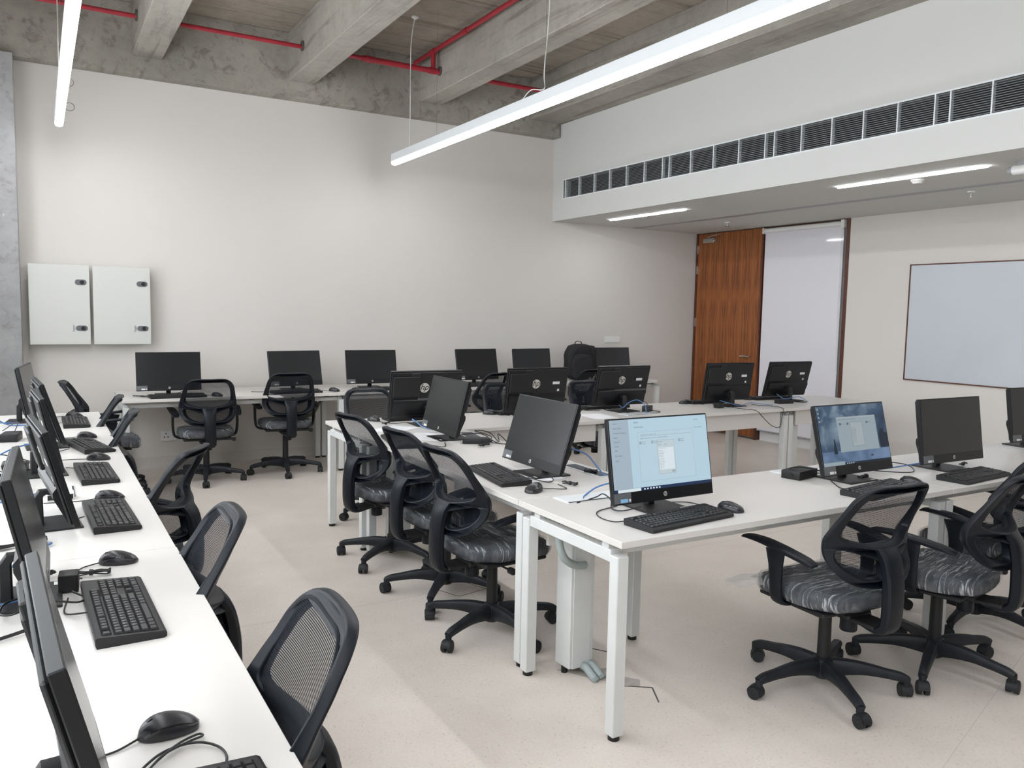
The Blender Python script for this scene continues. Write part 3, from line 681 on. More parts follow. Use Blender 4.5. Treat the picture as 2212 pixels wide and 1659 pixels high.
# ================================================================== COMPUTERS
MW, MH = .53, .341
def emblem(r, name_d, name_t, parent, x, z, y, back=False):
    d = MB().cyl((x, y if not back else y-.0012, z), r, .0012, 'y', 32).obj(name_d, SILV, parent)
    tm = text_mb('hp', r*1.75, shear=.35, extrude=.0003, bold=0.)
    ys = [p.y for p in tm.v]; xs = [p.x for p in tm.v]; tm.v = [p-V(((max(xs)+min(xs))/2, (max(ys)+min(ys))/2, 0)) for p in tm.v]
    # strokes stretched to reach the rim as in the emblem
    M = RX if not back else Matrix.Rotation(R(180), 4, 'Z') @ RX
    tm.xf(Matrix.Translation((x, y-.0005 if not back else y+.0006, z)) @ M); tm.obj(name_t, PLAS, d)
def make_monitor():
    t = thing('computer_monitor', '', 'computer')
    piv = V((0, -.08, .045))
    D = MB().box(-MW/2, MW/2, 0, .020, 0, MH, .002)
    disp = D.obj('display', PLAS, t); disp.location = piv
    MB().box(-MW/2+.006, MW/2-.006, -.0008, .0, .047, MH-.006).obj('screen', GLOSS, disp)
    MB().box(-MW/2+.004, MW/2-.004, .020, .030, .012, MH-.008, .004).obj('back_cover', PLASM, disp)
    MB().prism([(.028, .150), (.046, .135), (.050, .115), (.032, .022), (.020, .015)], -.245, .245, 'x').obj('lower_housing', PLAS, disp)
    MB().box(.055, .250, .028, .044, .16, MH-.035, .004).box(.055, .12, .028, .040, MH-.08, MH-.012, .003).obj('side_housing', PLASM, disp)
    MB().box(-.215, .04, .0295, .0325, .148, .156).obj('groove', CABLE, disp)
    v_ = MB()
    for k in range(22): v_.box(-.25+.004, -.25+.016, .0295, .0306, .03+k*.006, .033+k*.006)
    v_.obj('vent_slots', CABLE, disp)['kind'] = 'stuff'
    emblem(.0095, 'front_emblem', 'emblem_letters', disp, .0, .024, -.0012)
    emblem(.035, 'back_emblem', 'emblem_letters', disp, .018, .222, .0315, True)
    MB().box(-.192, -.130, .030, .0307, .216, .236).obj('asset_sticker', STICK, disp)
    MB().box(-.195, -.177, .030, .0307, .160, .178).obj('round_sticker', STICK, disp)
    MB().box(-.262, -.178, -.0007, 0, .006, .046).obj('info_label', STICKG, disp)
    MB().box(-.226, -.196, -.0012, 0, .010, .022).obj('white_sticker', STICK, disp)
    MB().box(-.190, -.181, -.0012, 0, .011, .021).obj('small_sticker', STICK, disp)
    nk = MB().sweep([(0, -.035, .112), (0, -.005, .122), (0, .012, .120), (0, .022, .104), (0, .022, .006)], [.038]*5, [.018, .018, .026, .030, .032], (1, 0, 0), 8, pw=.35)
    nk.obj('stand_neck', PLASM, t)
    b = MB().box(-.108, .108, -.108, .098, 0, .007, .002).obj('stand_base', PLASM, t)
    MB().box(.07, .10, -.098, -.088, .007, .0074).obj('base_sticker', STICK, b)
    return t
mon0 = make_monitor(); freeze(mon0); mfirst = [True]
def monitor(x, y, yaw, tilt, label, group=None, glow=None):
    """x, y: foot of the screen plane; yaw 0 faces -Y"""
    t = mon0 if mfirst[0] else copy_tree(mon0)
    mfirst[0] = False
    f = V((sin(R(yaw)), -cos(R(yaw)), 0)); p = V((x, y, .75))-f*.08
    t.location = p; t.rotation_euler = (0, 0, R(yaw)); t['label'] = label
    if group: t['group'] = group
    for c in t.children:
        if c.name.split('.')[0] == 'display': c.rotation_euler = (R(-tilt), 0, 0); t['_d'] = c.name
    return t, [c for c in t.children if c.name.startswith('display')][0]
bpy.context.view_layer.update()
GA = 'computers on the window desk'; GB = 'computers on the back desk'; GC = 'computers on the side of the island'; GD = 'computers on the front row'; GE = 'computers on the far row'
mF1, dF1 = monitor(2.188, 2.461, .5, 10.6, 'all-in-one computer with a lit pale blue settings screen on the front desk', GD)
mF2, dF2 = monitor(3.445, 2.48, 1, 14.4, 'all-in-one computer showing a blue snowy wallpaper with a grey window', GD)
monitor(4.191, 2.456, -1, 8.1, 'switched-off computer right of the snowy wallpaper screen on the front row', GD)
monitor(5.46, 2.66, -6, 8, 'switched-off computer cut off by the right picture edge', GD)
monitor(2.052, 3.308, -90, 17, 'switched-off computer facing left on the side desk, nearer of the two', GC)
monitor(2.120, 4.50, -92, 14, 'switched-off computer facing left on the side desk, farther of the two, by the paper sheet', GC)
monitor(2.33, 5.189, 177.4, 12, 'computer seen from behind at the left end of the far row', GE)
monitor(3.228, 5.16, 180, 10, 'computer seen from behind, second from the left on the far row', GE)
monitor(4.128, 5.29, 180, 14, 'computer seen from behind in the middle of the far row, blue cable at its foot', GE)
monitor(5.294, 5.23, 176, 9, 'computer seen from behind against the wooden door on the far row', GE)
monitor(6.18, 5.35, 176, 14.5, 'computer seen from behind against the white blind on the far row', GE)
monitor(.989, 7.62, -1.8, 10, 'switched-off computer at the left end of the back desk', GB)
monitor(2.149, 7.734, 8, 13, 'switched-off computer behind the right one of the two back chairs', GB)
monitor(2.91, 7.718, -2, 11, 'switched-off computer on the back desk, third from the left', GB)
monitor(4.173, 7.80, 5, 12, 'switched-off computer on the back desk above the turned chair', GB)
monitor(4.843, 7.737, 6, 9, 'switched-off computer on the back desk just left of the backpack', GB)
monitor(6.07, 7.85, 1, 9, 'switched-off computer on the back desk right of the backpack', GB)
monitor(.085, 1.30, 93, 14, 'nearest computer on the window desk, edge-on at the lower left', GA)
monitor(.01, 2.47, 89, 12, 'computer on the window desk tilted so its grey screen edge shows, second from the camera', GA)
monitor(.085, 3.29, 95, 15, 'computer on the window desk showing its back and bent stand, third from the camera', GA)
monitor(.07, 4.30, 94, 12, 'computer on the window desk, fourth from the camera, mostly hidden', GA)
monitor(.10, 5.12, 94, 17, 'computer on the window desk, fifth from the camera, leaning over its skewed keyboard', GA)
monitor(-.02, 6.25, 83, 10, 'farthest computer on the window desk, its grey screen in view', GA)

# screen contents
def emitm(name, c, s_=.60): return mat(name, (0, 0, 0), .5, emit=c, es=s_)
E_BG = emitm('screen_pale_blue', (.50, .68, .80)); E_SIDE = emitm('screen_grey_blue', (.40, .50, .58)); E_WIN = emitm('screen_window', (.52, .69, .79))
E_DLG = emitm('screen_dialog', (.56, .66, .72)); E_TXT = emitm('screen_text', (.10, .14, .18)); E_BAR = emitm('screen_taskbar', (.012, .03, .09)); E_GRY = emitm('screen_mid_grey', (.33, .42, .48)); E_WHT = emitm('screen_white', (.75, .85, .9))
def scr(d):
    sw, x0, z0, sh = MW-.012, -MW/2+.006, .047, MH-.053
    lay = [0]
    def q(u0, u1, v0, v1, m, name='pane', up=1):
        # u,v in 0..1 from left/top
        y = -.0009-.00012*up
        return MB().box(x0+u0*sw, x0+u1*sw, y, y+.0001, z0+(1-v1)*sh, z0+(1-v0)*sh).obj(name, m, d)
    def tx(u, v, s_, size, m=E_TXT, up=4):
        tm = text_mb(s_, size, extrude=.00002, cx=False); tm.xf(Matrix.Translation((x0+u*sw, -.0009-.00012*up, z0+(1-v)*sh)) @ RX); return tm.obj('screen_text', m, d)
    return q, tx
q, tx = scr(dF1)
q(0, 1, 0, 1, E_BG, 'screen_image', 0); q(0, .185, 0, .955, E_SIDE, 'sidebar'); q(0, 1, .955, 1, E_BAR, 'taskbar'); q(.035, .26, .957, .998, E_WHT, 'search_box', 2)
for i, s_ in enumerate(('Home', 'Find a setting', 'Network & Internet', 'Status', 'Ethernet', 'Dial-up', 'VPN', 'Data usage', 'Proxy')):
    tx(.035, (.06, .125, .19, .25, .31, .37, .43, .50, .57)[i], s_, .0075)
tx(.235, .06, 'Status', .011); tx(.235, .125, 'Network status', .008); tx(.86, .07, 'Get help', .0065); tx(.86, .18, 'Have a question?', .0065)
q(.27, .84, .19, .88, E_GRY, 'window_border'); q(.272, .838, .193, .877, E_WIN, 'window', 2)
q(.29, .82, .245, .25, E_GRY, 'toolbar_line', 3); tx(.30, .235, 'File  Edit  View  Advanced  Tools', .006); tx(.29, .285, 'Organize   Disable this network device   Diagnose this connection', .0055)
for u in (.28, .40, .68): q(u, u+.02, .32, .36, E_GRY, 'icon', 3); tx(u+.025, .335, 'Ethernet', .0055); tx(u+.025, .36, 'Network', .0055)
q(.455, .635, .32, .80, E_GRY, 'dialog_border', 3); q(.457, .633, .324, .796, E_DLG, 'dialog', 4); q(.467, .623, .43, .74, E_WHT, 'dialog_list', 5)
tx(.465, .35, 'Properties', .006, up=6); tx(.465, .39, 'Property            Value', .005, up=6)
for k in range(13): tx(.47, .45+k*.0225, ('Connection-specific', 'Description', 'Physical Address', 'DHCP Enabled', 'IPv4 Address', 'Subnet Mask', 'Lease Obtained', 'Lease Expires', 'Default Gateway', 'DHCP Server', 'DNS Server', 'WINS Server', 'NetBIOS')[k], .0042, up=6)
q(.59, .625, .76, .785, E_GRY, 'button', 6)
for k in range(6): q(.29+k*.03, .305+k*.03, .968, .988, E_WHT, 'taskbar_icon', 2)
MB().box(-.232, -.196, -.0016, -.0012, .009, .023).obj('blue_label', STICKB, dF1)
q, tx = scr(dF2)
def wall_build(nt, b):
    L = nt.links.new
    tc = N(nt, 'ShaderNodeTexCoord'); s = N(nt, 'ShaderNodeSeparateXYZ'); L(tc.outputs['Object'], s.inputs[0])
    n = N(nt, 'ShaderNodeTexNoise', _Scale=7., _Detail=5., _Distortion=.6); L(tc.outputs['Object'], n.inputs['Vector'])
    sky = ramp(nt, n.outputs[0], [(.30, (.012, .028, .065)), (.5, (.045, .085, .15)), (.68, (.22, .30, .38))])
    sn = ramp(nt, n.outputs[0], [(.35, (.06, .11, .20)), (.65, (.16, .24, .38))])
    g = N(nt, 'ShaderNodeMath', operation='GREATER_THAN'); g.inputs[1].default_value = .115; L(s.outputs[2], g.inputs[0])
    m = N(nt, 'ShaderNodeMix', data_type='RGBA'); L(g.outputs[0], m.inputs[0]); L(sn, m.inputs[6]); L(sky, m.inputs[7]); L(m.outputs[2], b.inputs['Emission Color'])
q(0, 1, 0, 1, mat('screen_wallpaper', (0, 0, 0), .5, emit=(.1, .1, .1), es=.62, build=wall_build), 'screen_image', 0)
E_DK = emitm('screen_dark', (.008, .018, .035)); E_W2 = emitm('screen_dim_window', (.30, .37, .41)); E_W3 = emitm('screen_dim_dialog', (.36, .42, .45)); E_T2 = emitm('screen_dim_text', (.12, .15, .17))
for k in range(7): q(.195-.004-.006*k*.5, .205+.003*k, .56+k*.035, .60+k*.035, E_DK, 'tree', 1)
q(.87, 1, .52, .78, E_DK, 'rock', 1); q(.89, .95, .45, .53, E_DK, 'rock', 1); q(.70, .74, .88, .90, E_DK, 'rock', 1)
q(.27, .85, .20, .79, E_W2, 'window', 2); q(.27, .85, .20, .225, E_W3, 'title_bar', 3); q(.46, .64, .30, .71, E_T2, 'dialog_border', 3); q(.463, .637, .304, .706, E_W3, 'dialog', 4)
for u in (.30, .41, .70): q(u, u+.03, .30, .34, E_T2, 'icon', 3)
tx(.29, .245, 'Organize   Disable this network device   Diagnose', .0065, E_T2); tx(.33, .325, 'Ethernet', .0065, E_T2); tx(.74, .325, 'Ethernet', .0065, E_T2)
for k in range(9): tx(.475, .40+k*.03, ('Description', 'Physical Address', 'DHCP Enabled', 'IPv4 Address', 'Subnet Mask', 'Gateway', 'DHCP Server', 'DNS Server', 'WINS Server')[k], .0052, E_T2, 5)
q(0, 1, .965, 1, E_DK, 'taskbar', 2); q(0, .30, .94, 1, E_W2, 'search_box', 3)
for k in range(4): q(.33+k*.03, .342+k*.03, .973, .99, E_WHT, 'taskbar_icon', 4)
for k in range(4): q(.02, .035, .03+.07*k, .06+.07*k, E_W3, 'desktop_icon', 2)

# keyboards
U = .0190
def kz(y): return .0175+.009*((y+.075)/.15)
ROWS = []
def row(y, x0, ws): 
    x = x0
    for w_ in ws:
        if w_ > 0: ROWS.append((x+w_*U/2, y, w_*U-.0022))
        x += abs(w_)*U
X0 = -.214
YR = [.052, .026, .007, -.012, -.031, -.050]
row(YR[0], X0, [1, -1, 1, 1, 1, 1, -.5, 1, 1, 1, 1, -.5, 1, 1, 1, 1])
row(YR[1], X0, [1]*13+[2]); row(YR[2], X0, [1.5]+[1]*12+[1.5]); row(YR[3], X0, [1.75]+[1]*11+[2.25]); row(YR[4], X0, [2.25]+[1]*10+[2.75]); row(YR[5], X0, [1.25]*3+[6.25]+[1.25]*4)
XN = X0+15.25*U
for i in (0, 1, 2): row(YR[i], XN, [1, 1, 1])
row(YR[4], XN+U, [1]); row(YR[5], XN, [1, 1, 1])
XP = XN+3.25*U
for i in (1, 2, 3, 4): row(YR[i], XP, [1, 1, 1, 1])
row(YR[5], XP, [2, 1, 1])
kcache = {}
def kz(y): return .0175+.009*((y+.075)/.15)
def keymb(w_):
    a, b = w_/2-.0004, .0080; c = .0018
    return MB().add([(-a, -b, 0), (a, -b, 0), (a, b, 0), (-a, b, 0), (-a+c, -b+c, .0045), (a-c, -b+c, .0045), (a-c, b-c, .0045), (-a+c, b-c, .0045)], [(0, 3, 2, 1), (4, 5, 6, 7), (0, 1, 5, 4), (1, 2, 6, 5), (2, 3, 7, 6), (3, 0, 4, 7)])
GL = ['1234567890-=', 'QWERTYUIOP[]', "ASDFGHJKL;'", 'ZXCVBNM,./']
lg_ = MB()
for r_, s_ in enumerate(GL):
    st = {0: 1, 1: 1.5, 2: 1.75, 3: 2.25}[r_]
    for k, c_ in enumerate(s_):
        m = text_mb(c_, .0062, extrude=.00005); yy = YR[r_+1]; m.xf(Matrix.Translation((X0+(st+k+.40)*U, yy+.002, kz(yy)+.0048))); lg_.add(m.v, m.f)
for r_, s_ in ((1, '789'), (2, '456'), (3, '123')):
    for k, c_ in enumerate(s_):
        m = text_mb(c_ if r_ else c_, .0062, extrude=.00005); yy = YR[r_+1-0 if r_ > 1 else 2]; yy = YR[{1: 2, 2: 3, 3: 4}[r_]]; m.xf(Matrix.Translation((XP+(k+.45)*U, yy+.002, kz(yy)+.0048))); lg_.add(m.v, m.f)
def kb_body():
    b = MB(); pr = [(-.077, .004), (-.077, .013), (-.070, .0175), (.070, .0265), (.077, .025), (.077, .008), (.074, 0), (-.070, 0)]
    b.prism(pr, -.2275, .2275, 'x'); return b
KSHADE = MB()  # near-black sheets below the keys, painted shade for the gaps between them
for (xa, xb, ya, yb_) in ((X0-.002, X0+15*U+.001, -.061, .018+.019), (X0-.002, X0+15.1*U, .041, .063), (XN-.002, XN+3*U+.001, -.061, -.021), (XN-.002, XN+3*U+.001, -.003, .063), (XP-.002, XP+4*U+.001, -.061, .037)):
    KSHADE.add([(xa, ya, kz(ya)+.0004), (xb, ya, kz(ya)+.0004), (xb, yb_, kz(yb_)+.0004), (xa, yb_, kz(yb_)+.0004)], [(0, 1, 2, 3)])
KSHADE = KSHADE.mesh('key_gap_shade', mat('gap_shade_black', (.003, .003, .003), .7, spec=.2), flat=True)
KBODY = kb_body().mesh('body', PLASM, ang=25); KLEG = lg_.mesh('legends', LEG_, flat=True)
allk = MB()
for x, y, w_ in ROWS: m = keymb(w_); m.v = [p+V((x, y, kz(y))) for p in m.v]; allk.add(m.v, m.f)
KALL = allk.mesh('keys', KEYM, flat=True)
def keyboard(x, y, yaw, label, near=False, group='keyboards', cord=None):
    t = thing('keyboard', label, 'keyboard', (x, y, .75), yaw, group)
    link('body', KBODY, t); link('key_gap_shade', KSHADE, t)
    if near:
        for kx, ky, kw in ROWS:
            key = round(kw, 4)
            if key not in kcache: kcache[key] = keymb(kw).mesh('key', KEYM, flat=True)
            link('key', kcache[key], t, (kx, ky, kz(ky)))
        l = link('legends', KLEG, t); l['kind'] = 'stuff'
    else:
        link('keys', KALL, t)['kind'] = 'stuff'
    if cord:
        ca, sa = cos(R(-yaw)), sin(R(-yaw))
        pts = [(cx_*1., cy_, .012) for cx_, cy_ in cord]
        loc = [((px-x)*ca-(py-y)*sa, (px-x)*sa+(py-y)*ca, z-.009) for (px, py, z) in pts]
        MB().tube([(0.0+loc[0][0]*0, .075, .014)]+loc if False else [(loc[0][0], loc[0][1], .014)]+[(a, b, .003) for a, b, c_ in loc[1:]], .0022).obj('cord', CABLE, t)
    return t
keyboard(2.125, 2.305, 6, 'black keyboard in front of the lit pale blue screen', True, cord=[(1.92, 2.36), (1.88, 2.40), (1.87, 2.48), (1.92, 2.56), (2.05, 2.60)])
keyboard(3.335, 2.285, 8, 'black keyboard in front of the snowy wallpaper screen, partly behind a chair', True, cord=[(3.2, 2.35), (3.22, 2.42), (3.32, 2.55)])
keyboard(4.08, 2.285, 5, 'black keyboard of the switched-off computer right on the front row', cord=[(4.05, 2.36), (4.1, 2.5)])
keyboard(5.35, 2.40, 0, 'black keyboard outside the right picture edge')
keyboard(1.895, 3.335, -97, 'black keyboard before the nearer left-facing computer', True, cord=[(1.98, 3.2), (2.04, 3.12), (2.1, 3.16), (2.14, 3.3)])
keyboard(1.86, 4.46, -100, 'black keyboard before the farther left-facing computer, below the paper', cord=[(1.94, 4.3), (2.02, 4.2), (2.1, 4.35)])
keyboard(.165, 2.255, 91.5, 'large near keyboard on the window desk between two mice', True, cord=[(.09, 2.25), (.04, 2.3), (.05, 2.42)])
keyboard(.215, 3.30, 92, 'keyboard on the window desk in front of the bent monitor stand', True, cord=[(.13, 3.3), (.08, 3.3)])
keyboard(.215, 4.165, 92, 'keyboard on the window desk, fourth from the far end', cord=[(.14, 4.3), (.10, 4.40)])
keyboard(.228, 4.995, 101, 'skewed keyboard on the window desk reaching the desk edge', cord=[(.13, 4.9), (.08, 4.9)])
keyboard(.20, 6.03, 90, 'farthest keyboard on the window desk', cord=[(.12, 6.0), (.06, 6.0)])
keyboard(.245, 1.145, 92, 'nearest keyboard at the bottom picture edge, only its corner in view', True)
keyboard(1.03, 7.45, 3, 'black keyboard at the left end of the back desk', cord=[(.95, 7.53), (.8, 7.55), (.75, 7.6), (.9, 7.7)])
keyboard(2.07, 7.48, 2, 'black keyboard on the back desk behind the right back chair', cord=[(2.1, 7.55), (2.2, 7.65)])
keyboard(2.86, 7.47, 2, 'black keyboard on the back desk, third from the left', cord=[(2.9, 7.55), (2.9, 7.7)])
keyboard(4.12, 7.54, 0, 'black keyboard on the back desk above the turned chair', cord=[(4.2, 7.62), (4.3, 7.7)])
keyboard(4.83, 7.56, 0, 'black keyboard on the back desk left of the backpack')
keyboard(6.0, 7.58, 0, 'black keyboard on the back desk right of the backpack')
keyboard(2.36, 5.395, 180, 'black keyboard behind the computer at the left end of the far row')
keyboard(3.27, 5.40, 180, 'black keyboard behind the second computer of the far row')
keyboard(4.10, 5.44, 180, 'black keyboard behind the middle computer of the far row')
keyboard(5.26, 5.42, 180, 'black keyboard behind the far-row computer before the door')
keyboard(6.10, 5.46, 180, 'black keyboard behind the far-row computer before the blind')

# mice
def mouse_mesh():
    vs = []; fs = []; n = 24; prof = [(0, .0), (.12, .55), (.3, .86), (.5, 1.), (.72, 1.), (.9, .78), (1., .0)]
    P = smooth([(a, b, 0) for a, b in prof], 3); m = len(P)
    for p in P:
        y = .056-.112*p.x; wd = max(.001, .030*max(0, p.y)**.8)*(1.0+.10*sin(p.x*pi)); hz = .0375*max(0.02, sin(min(1, max(0, p.x))**.72*pi))**.62*.92+.001
        for i in range(n):
            a = 2*pi*i/n; ca, sa = cos(a), sin(a)
            vs.append((wd*math.copysign(abs(ca)**.75, ca), y, .0035+hz*max(0, sa)**.85 if sa > 0 else .0035+.0035*sa*min(1, wd/.01)))
    for k in range(m-1):
        for i in range(n): fs.append((k*n+i, k*n+(i+1) % n, (k+1)*n+(i+1) % n, (k+1)*n+i))
    fs += [tuple(range(n)), tuple(range((m-1)*n, m*n))]
    return MB().add(vs, fs)
MBODY = mouse_mesh().mesh('shell', mat('mouse_shell', (.022, .022, .025), .32), ang=60)
gb = MB()
for s_ in (-1, 1): gb.sweep(smooth([(s_*.015, .046, .010), (s_*.0215, .034, .018), (s_*.0265, .012, .023), (s_*.0285, -.012, .022), (s_*.0265, -.034, .016), (s_*.019, -.046, .010)], 4), .007, .0035, (0, 0, 1), 8)
MBAND = gb.mesh('glossy_band', mat('piano_black', (.01, .01, .012), .05, coat=1.), ang=60)
MWH = MB().cyl((-.003, .030, .027), .0105, .006, 'x', 16).mesh('scroll_wheel', PLASM)
def mouse(x, y, yaw, label, cord=None, group='computer mice'):
    """yaw 0: nose toward +Y"""
    t = thing('computer_mouse', label, 'mouse', (x, y, .75), yaw, group)
    link('shell', MBODY, t); link('glossy_band', MBAND, t); link('scroll_wheel', MWH, t)
    if cord:
        ca, sa = cos(R(-yaw)), sin(R(-yaw)); loc = [((px-x)*ca-(py-y)*sa, (px-x)*sa+(py-y)*ca, .003) for px, py in cord]
        MB().tube([(0, .052, .006)]+loc, .002).obj('cord', CABLE, t)
    return t
mouse(.19, 1.56, 100, 'nearest black mouse on the window desk with a cable bundle beside it', [(.10, 1.53), (.06, 1.52), (.03, 1.50)])
mouse(.195, 2.70, 82, 'black mouse beyond the large near keyboard on the window desk', [(.10, 2.69), (.08, 2.66), (.05, 2.63), (.09, 2.58)])
mouse(.235, 3.62, 84, 'black mouse on the window desk between third and fourth keyboards', [(.12, 3.62), (.0, 3.64)])
mouse(.25, 4.58, 84, 'black mouse on the window desk beside the skewed keyboard', [(.12, 4.62), (.0, 4.62)])
mouse(.235, 5.36, 70, 'black mouse on the window desk just beyond the skewed keyboard', [(.12, 5.38), (.02, 5.3)])
mouse(.205, 6.38, 84, 'farthest black mouse on the window desk', [(.1, 6.42), (.0, 6.42)])
mouse(2.425, 2.335, 28, 'black mouse right of the keyboard at the lit pale blue screen', [(2.38, 2.44), (2.36, 2.52), (2.28, 2.56), (2.24, 2.6)])
mouse(3.63, 2.33, 30, 'black mouse right of the keyboard at the snowy wallpaper screen', [(3.6, 2.42), (3.5, 2.5), (3.42, 2.52)])
mouse(1.885, 2.985, -62, 'black mouse beside the keyboard of the nearer left-facing computer', [(1.97, 3.0), (2.04, 2.96), (2.06, 3.06)])
mouse(1.35, 7.42, 40, 'black mouse on the back desk seen through the left chair', [(1.3, 7.52), (1.18, 7.58)])
mouse(2.44, 7.50, 50, 'black mouse on the back desk right of the right back chair', [(2.38, 7.58), (2.28, 7.6)])
mouse(2.05, 5.41, 200, 'black mouse at the left end of the far row', [(2.07, 5.32), (2.12, 5.22), (2.25, 5.24)])
mouse(3.0, 5.43, 215, 'black mouse left of the second keyboard of the far row', [(3.05, 5.35), (3.1, 5.28)])
mouse(3.80, 5.40, 205, 'black mouse left of the middle keyboard of the far row', [(3.86, 5.32), (3.95, 5.28)])
mouse(5.00, 5.42, 250, 'black mouse left of the keyboard before the door', [(5.08, 5.38), (5.12, 5.3)])
mouse(5.84, 5.45, 250, 'black mouse left of the keyboard before the blind')

# power adapters, cables, papers, flaps
def adapter(x, y, yaw, label, cords=(), sx=.16, sy=.066, sz=.036, z=.75):
    t = thing('power_adapter', label, 'adapter', (x, y, z), yaw, 'power adapters')
    MB().box(-sx/2, sx/2, -sy/2, sy/2, 0, sz, .004, seg=2).obj('body', PLASM, t)
    MB().cyl((sx/2, 0, sz/2), .008, .018, 'x', 10).obj('plug', CABLE, t)
    ca, sa = cos(R(-yaw)), sin(R(-yaw))
    for c_ in cords:
        loc = [((px-x)*ca-(py-y)*sa, (px-x)*sa+(py-y)*ca, pz-z) for px, py, pz in c_]
        MB().tube(loc, .0028).obj('cord', CABLE, t)
    return t
adapter(2.26, 4.25, -31, 'grey power brick with coiled cord behind the chairs on the side desk', [[(2.27, 4.2, .768), (2.32, 4.22, .765), (2.38, 4.28, .78), (2.34, 4.42, .80), (2.42, 4.38, .79), (2.40, 4.22, .756), (2.44, 4.3, .79), (2.42, 4.15, .756), (2.37, 4.2, .756), (2.34, 4.35, .79), (2.22, 4.46, .77)], [(2.28, 4.2, .768), (2.38, 4.14, .755)]])
adapter(3.26, 2.69, 12, 'black power brick left of the snowy wallpaper screen', [[(3.16, 2.65, .77), (3.20, 2.70, .797), (3.28, 2.66, .80), (3.38, 2.58, .77), (3.42, 2.56, .76)], [(3.31, 2.71, .77), (3.38, 2.72, .756), (3.44, 2.66, .757), (3.36, 2.64, .756)]], .18, .10, .042)
adapter(4.29, 5.09, 35, 'black power brick on end at the foot of the middle far-row computer', [[(4.32, 5.14, .76), (4.38, 5.2, .80), (4.30, 5.24, .84), (4.2, 5.26, .84)], [(4.26, 5.06, .77), (4.36, 5.02, .756), (4.30, 4.98, .756), (4.16, 5.0, .756), (4.05, 5.06, .756)]], .12, .06, .05)
adapter(5.06, 5.06, 4, 'small cube power brick behind the far-row computer before the door', [[(5.10, 5.05, .77), (5.16, 4.92, .757), (5.22, 4.79, .752), (5.27, 4.76, .70), (5.38, 4.755, .62), (5.48, 4.755, .60), (5.52, 4.77, .68), (5.55, 4.79, .755), (5.58, 4.95, .757), (5.52, 5.05, .757), (5.50, 5.1, .76)]], .07, .06, .045)
adapter(5.92, 5.10, -5, 'flat power brick behind the far-row computer before the blind', [[(6.0, 5.1, .765), (6.12, 5.05, .756), (6.2, 5.08, .756), (6.1, 5.16, .757), (6.15, 5.25, .77)]], .17, .07, .034)
adapter(-.15, 5.42, 80, 'black power brick behind the farthest window-desk computers', [[(-.14, 5.5, .77), (-.12, 5.62, .83), (-.2, 5.7, .77)]], .15, .09, .045)
adapter(-.10, 4.40, 78, 'power brick among tangled leads behind the fourth window-desk computer', [[(-.09, 4.48, .77), (-.05, 4.6, .76), (-.18, 4.62, .80), (-.2, 4.4, .78), (-.12, 4.3, .76), (-.05, 4.33, .77)]], .13, .07, .04)
adapter(.055, 2.50, 85, 'black plug block behind the large near keyboard', [[(.06, 2.42, .77), (.09, 2.38, .76), (.07, 2.34, .765), (.02, 2.36, .77)]], .06, .05, .05)
def cable(pts, label, m=CABLE, r=.0028, name='cable', cat='cable', group=None):
    o = MB().tube(pts, r, 6, 8).obj(name, m, None, ang=80); return tag(o, label, cat, group)
cable([(4.10, 5.22, .80), (4.06, 5.12, .79), (4.10, 5.1, .83), (4.17, 5.08, .852), (4.20, 5.02, .82), (4.18, 4.97, .76)], 'blue network cable arching at the foot of the middle far-row computer', BLUEC, .0035, 'network_cable')
cable([(5.17, 5.16, .80), (5.25, 5.10, .775), (5.33, 5.06, .757), (5.5, 5.12, .77), (5.66, 5.0, .756)], 'blue network cable lying behind the far-row computer before the door', BLUEC, .003, 'network_cable')
cable([(6.0, 5.26, .82), (6.02, 5.18, .78), (6.08, 5.12, .80), (6.14, 5.1, .80), (6.2, 5.06, .757)], 'blue network cable behind the far-row computer before the blind', BLUEC, .003, 'network_cable')
cable([(2.19, 5.05, .80), (2.20, 4.99, .785), (2.21, 4.93, .765), (2.24, 4.86, .757), (2.3, 4.8, .757)], 'blue network cable end standing at the left far-row computer', BLUEC, .0045, 'network_cable')
cable([(2.11, 3.35, .82), (2.18, 3.32, .85), (2.25, 3.25, .875), (2.32, 3.2, .85), (2.36, 3.16, .79), (2.38, 3.13, .755), (2.42, 3.12, .752)], 'blue network cable arching from the nearer left-facing computer into the desk flap', BLUEC, .004, 'network_cable')
cable([(1.99, 2.76, .752), (2.03, 2.80, .758), (2.10, 2.80, .79), (2.18, 2.76, .81), (2.26, 2.70, .81), (2.3, 2.62, .80)], 'blue network cable rising from the front desk flap behind the lit screen', BLUEC, .004, 'network_cable')
cable([(3.48, 2.64, .78), (3.62, 2.66, .757), (3.74, 2.64, .757), (3.86, 2.62, .757), (3.97, 2.60, .765), (4.06, 2.56, .78)], 'blue network cable running between the two right front-row computers', BLUEC, .004, 'network_cable')
cable([(3.60, 2.62, .78), (3.76, 2.58, .757), (3.86, 2.50, .757), (3.94, 2.52, .758), (3.99, 2.60, .77), (3.9, 2.68, .78), (3.8, 2.7, .77), (3.74, 2.6, .757)], 'black cable looping between the two right front-row computers')
cable([(1.93, 2.72, .752), (1.99, 2.74, .752), (2.04, 2.73, .765), (2.05, 2.70, .782), (2.03, 2.62, .775), (1.99, 2.56, .757), (2.0, 2.5, .76), (2.06, 2.46, .78)], 'black cable curling out of the front desk flap')
cable([(1.90, 7.56, .757), (1.82, 7.6, .757), (1.75, 7.62, .757), (1.7, 7.66, .757)], 'thin black cable on the back desk beside the right back chair')
cable([(.78, 7.60, .757), (.70, 7.66, .757), (.72, 7.56, .757), (.85, 7.54, .757), (1.0, 7.60, .757), (1.1, 7.66, .78)], 'black cable under the left back-desk computer')
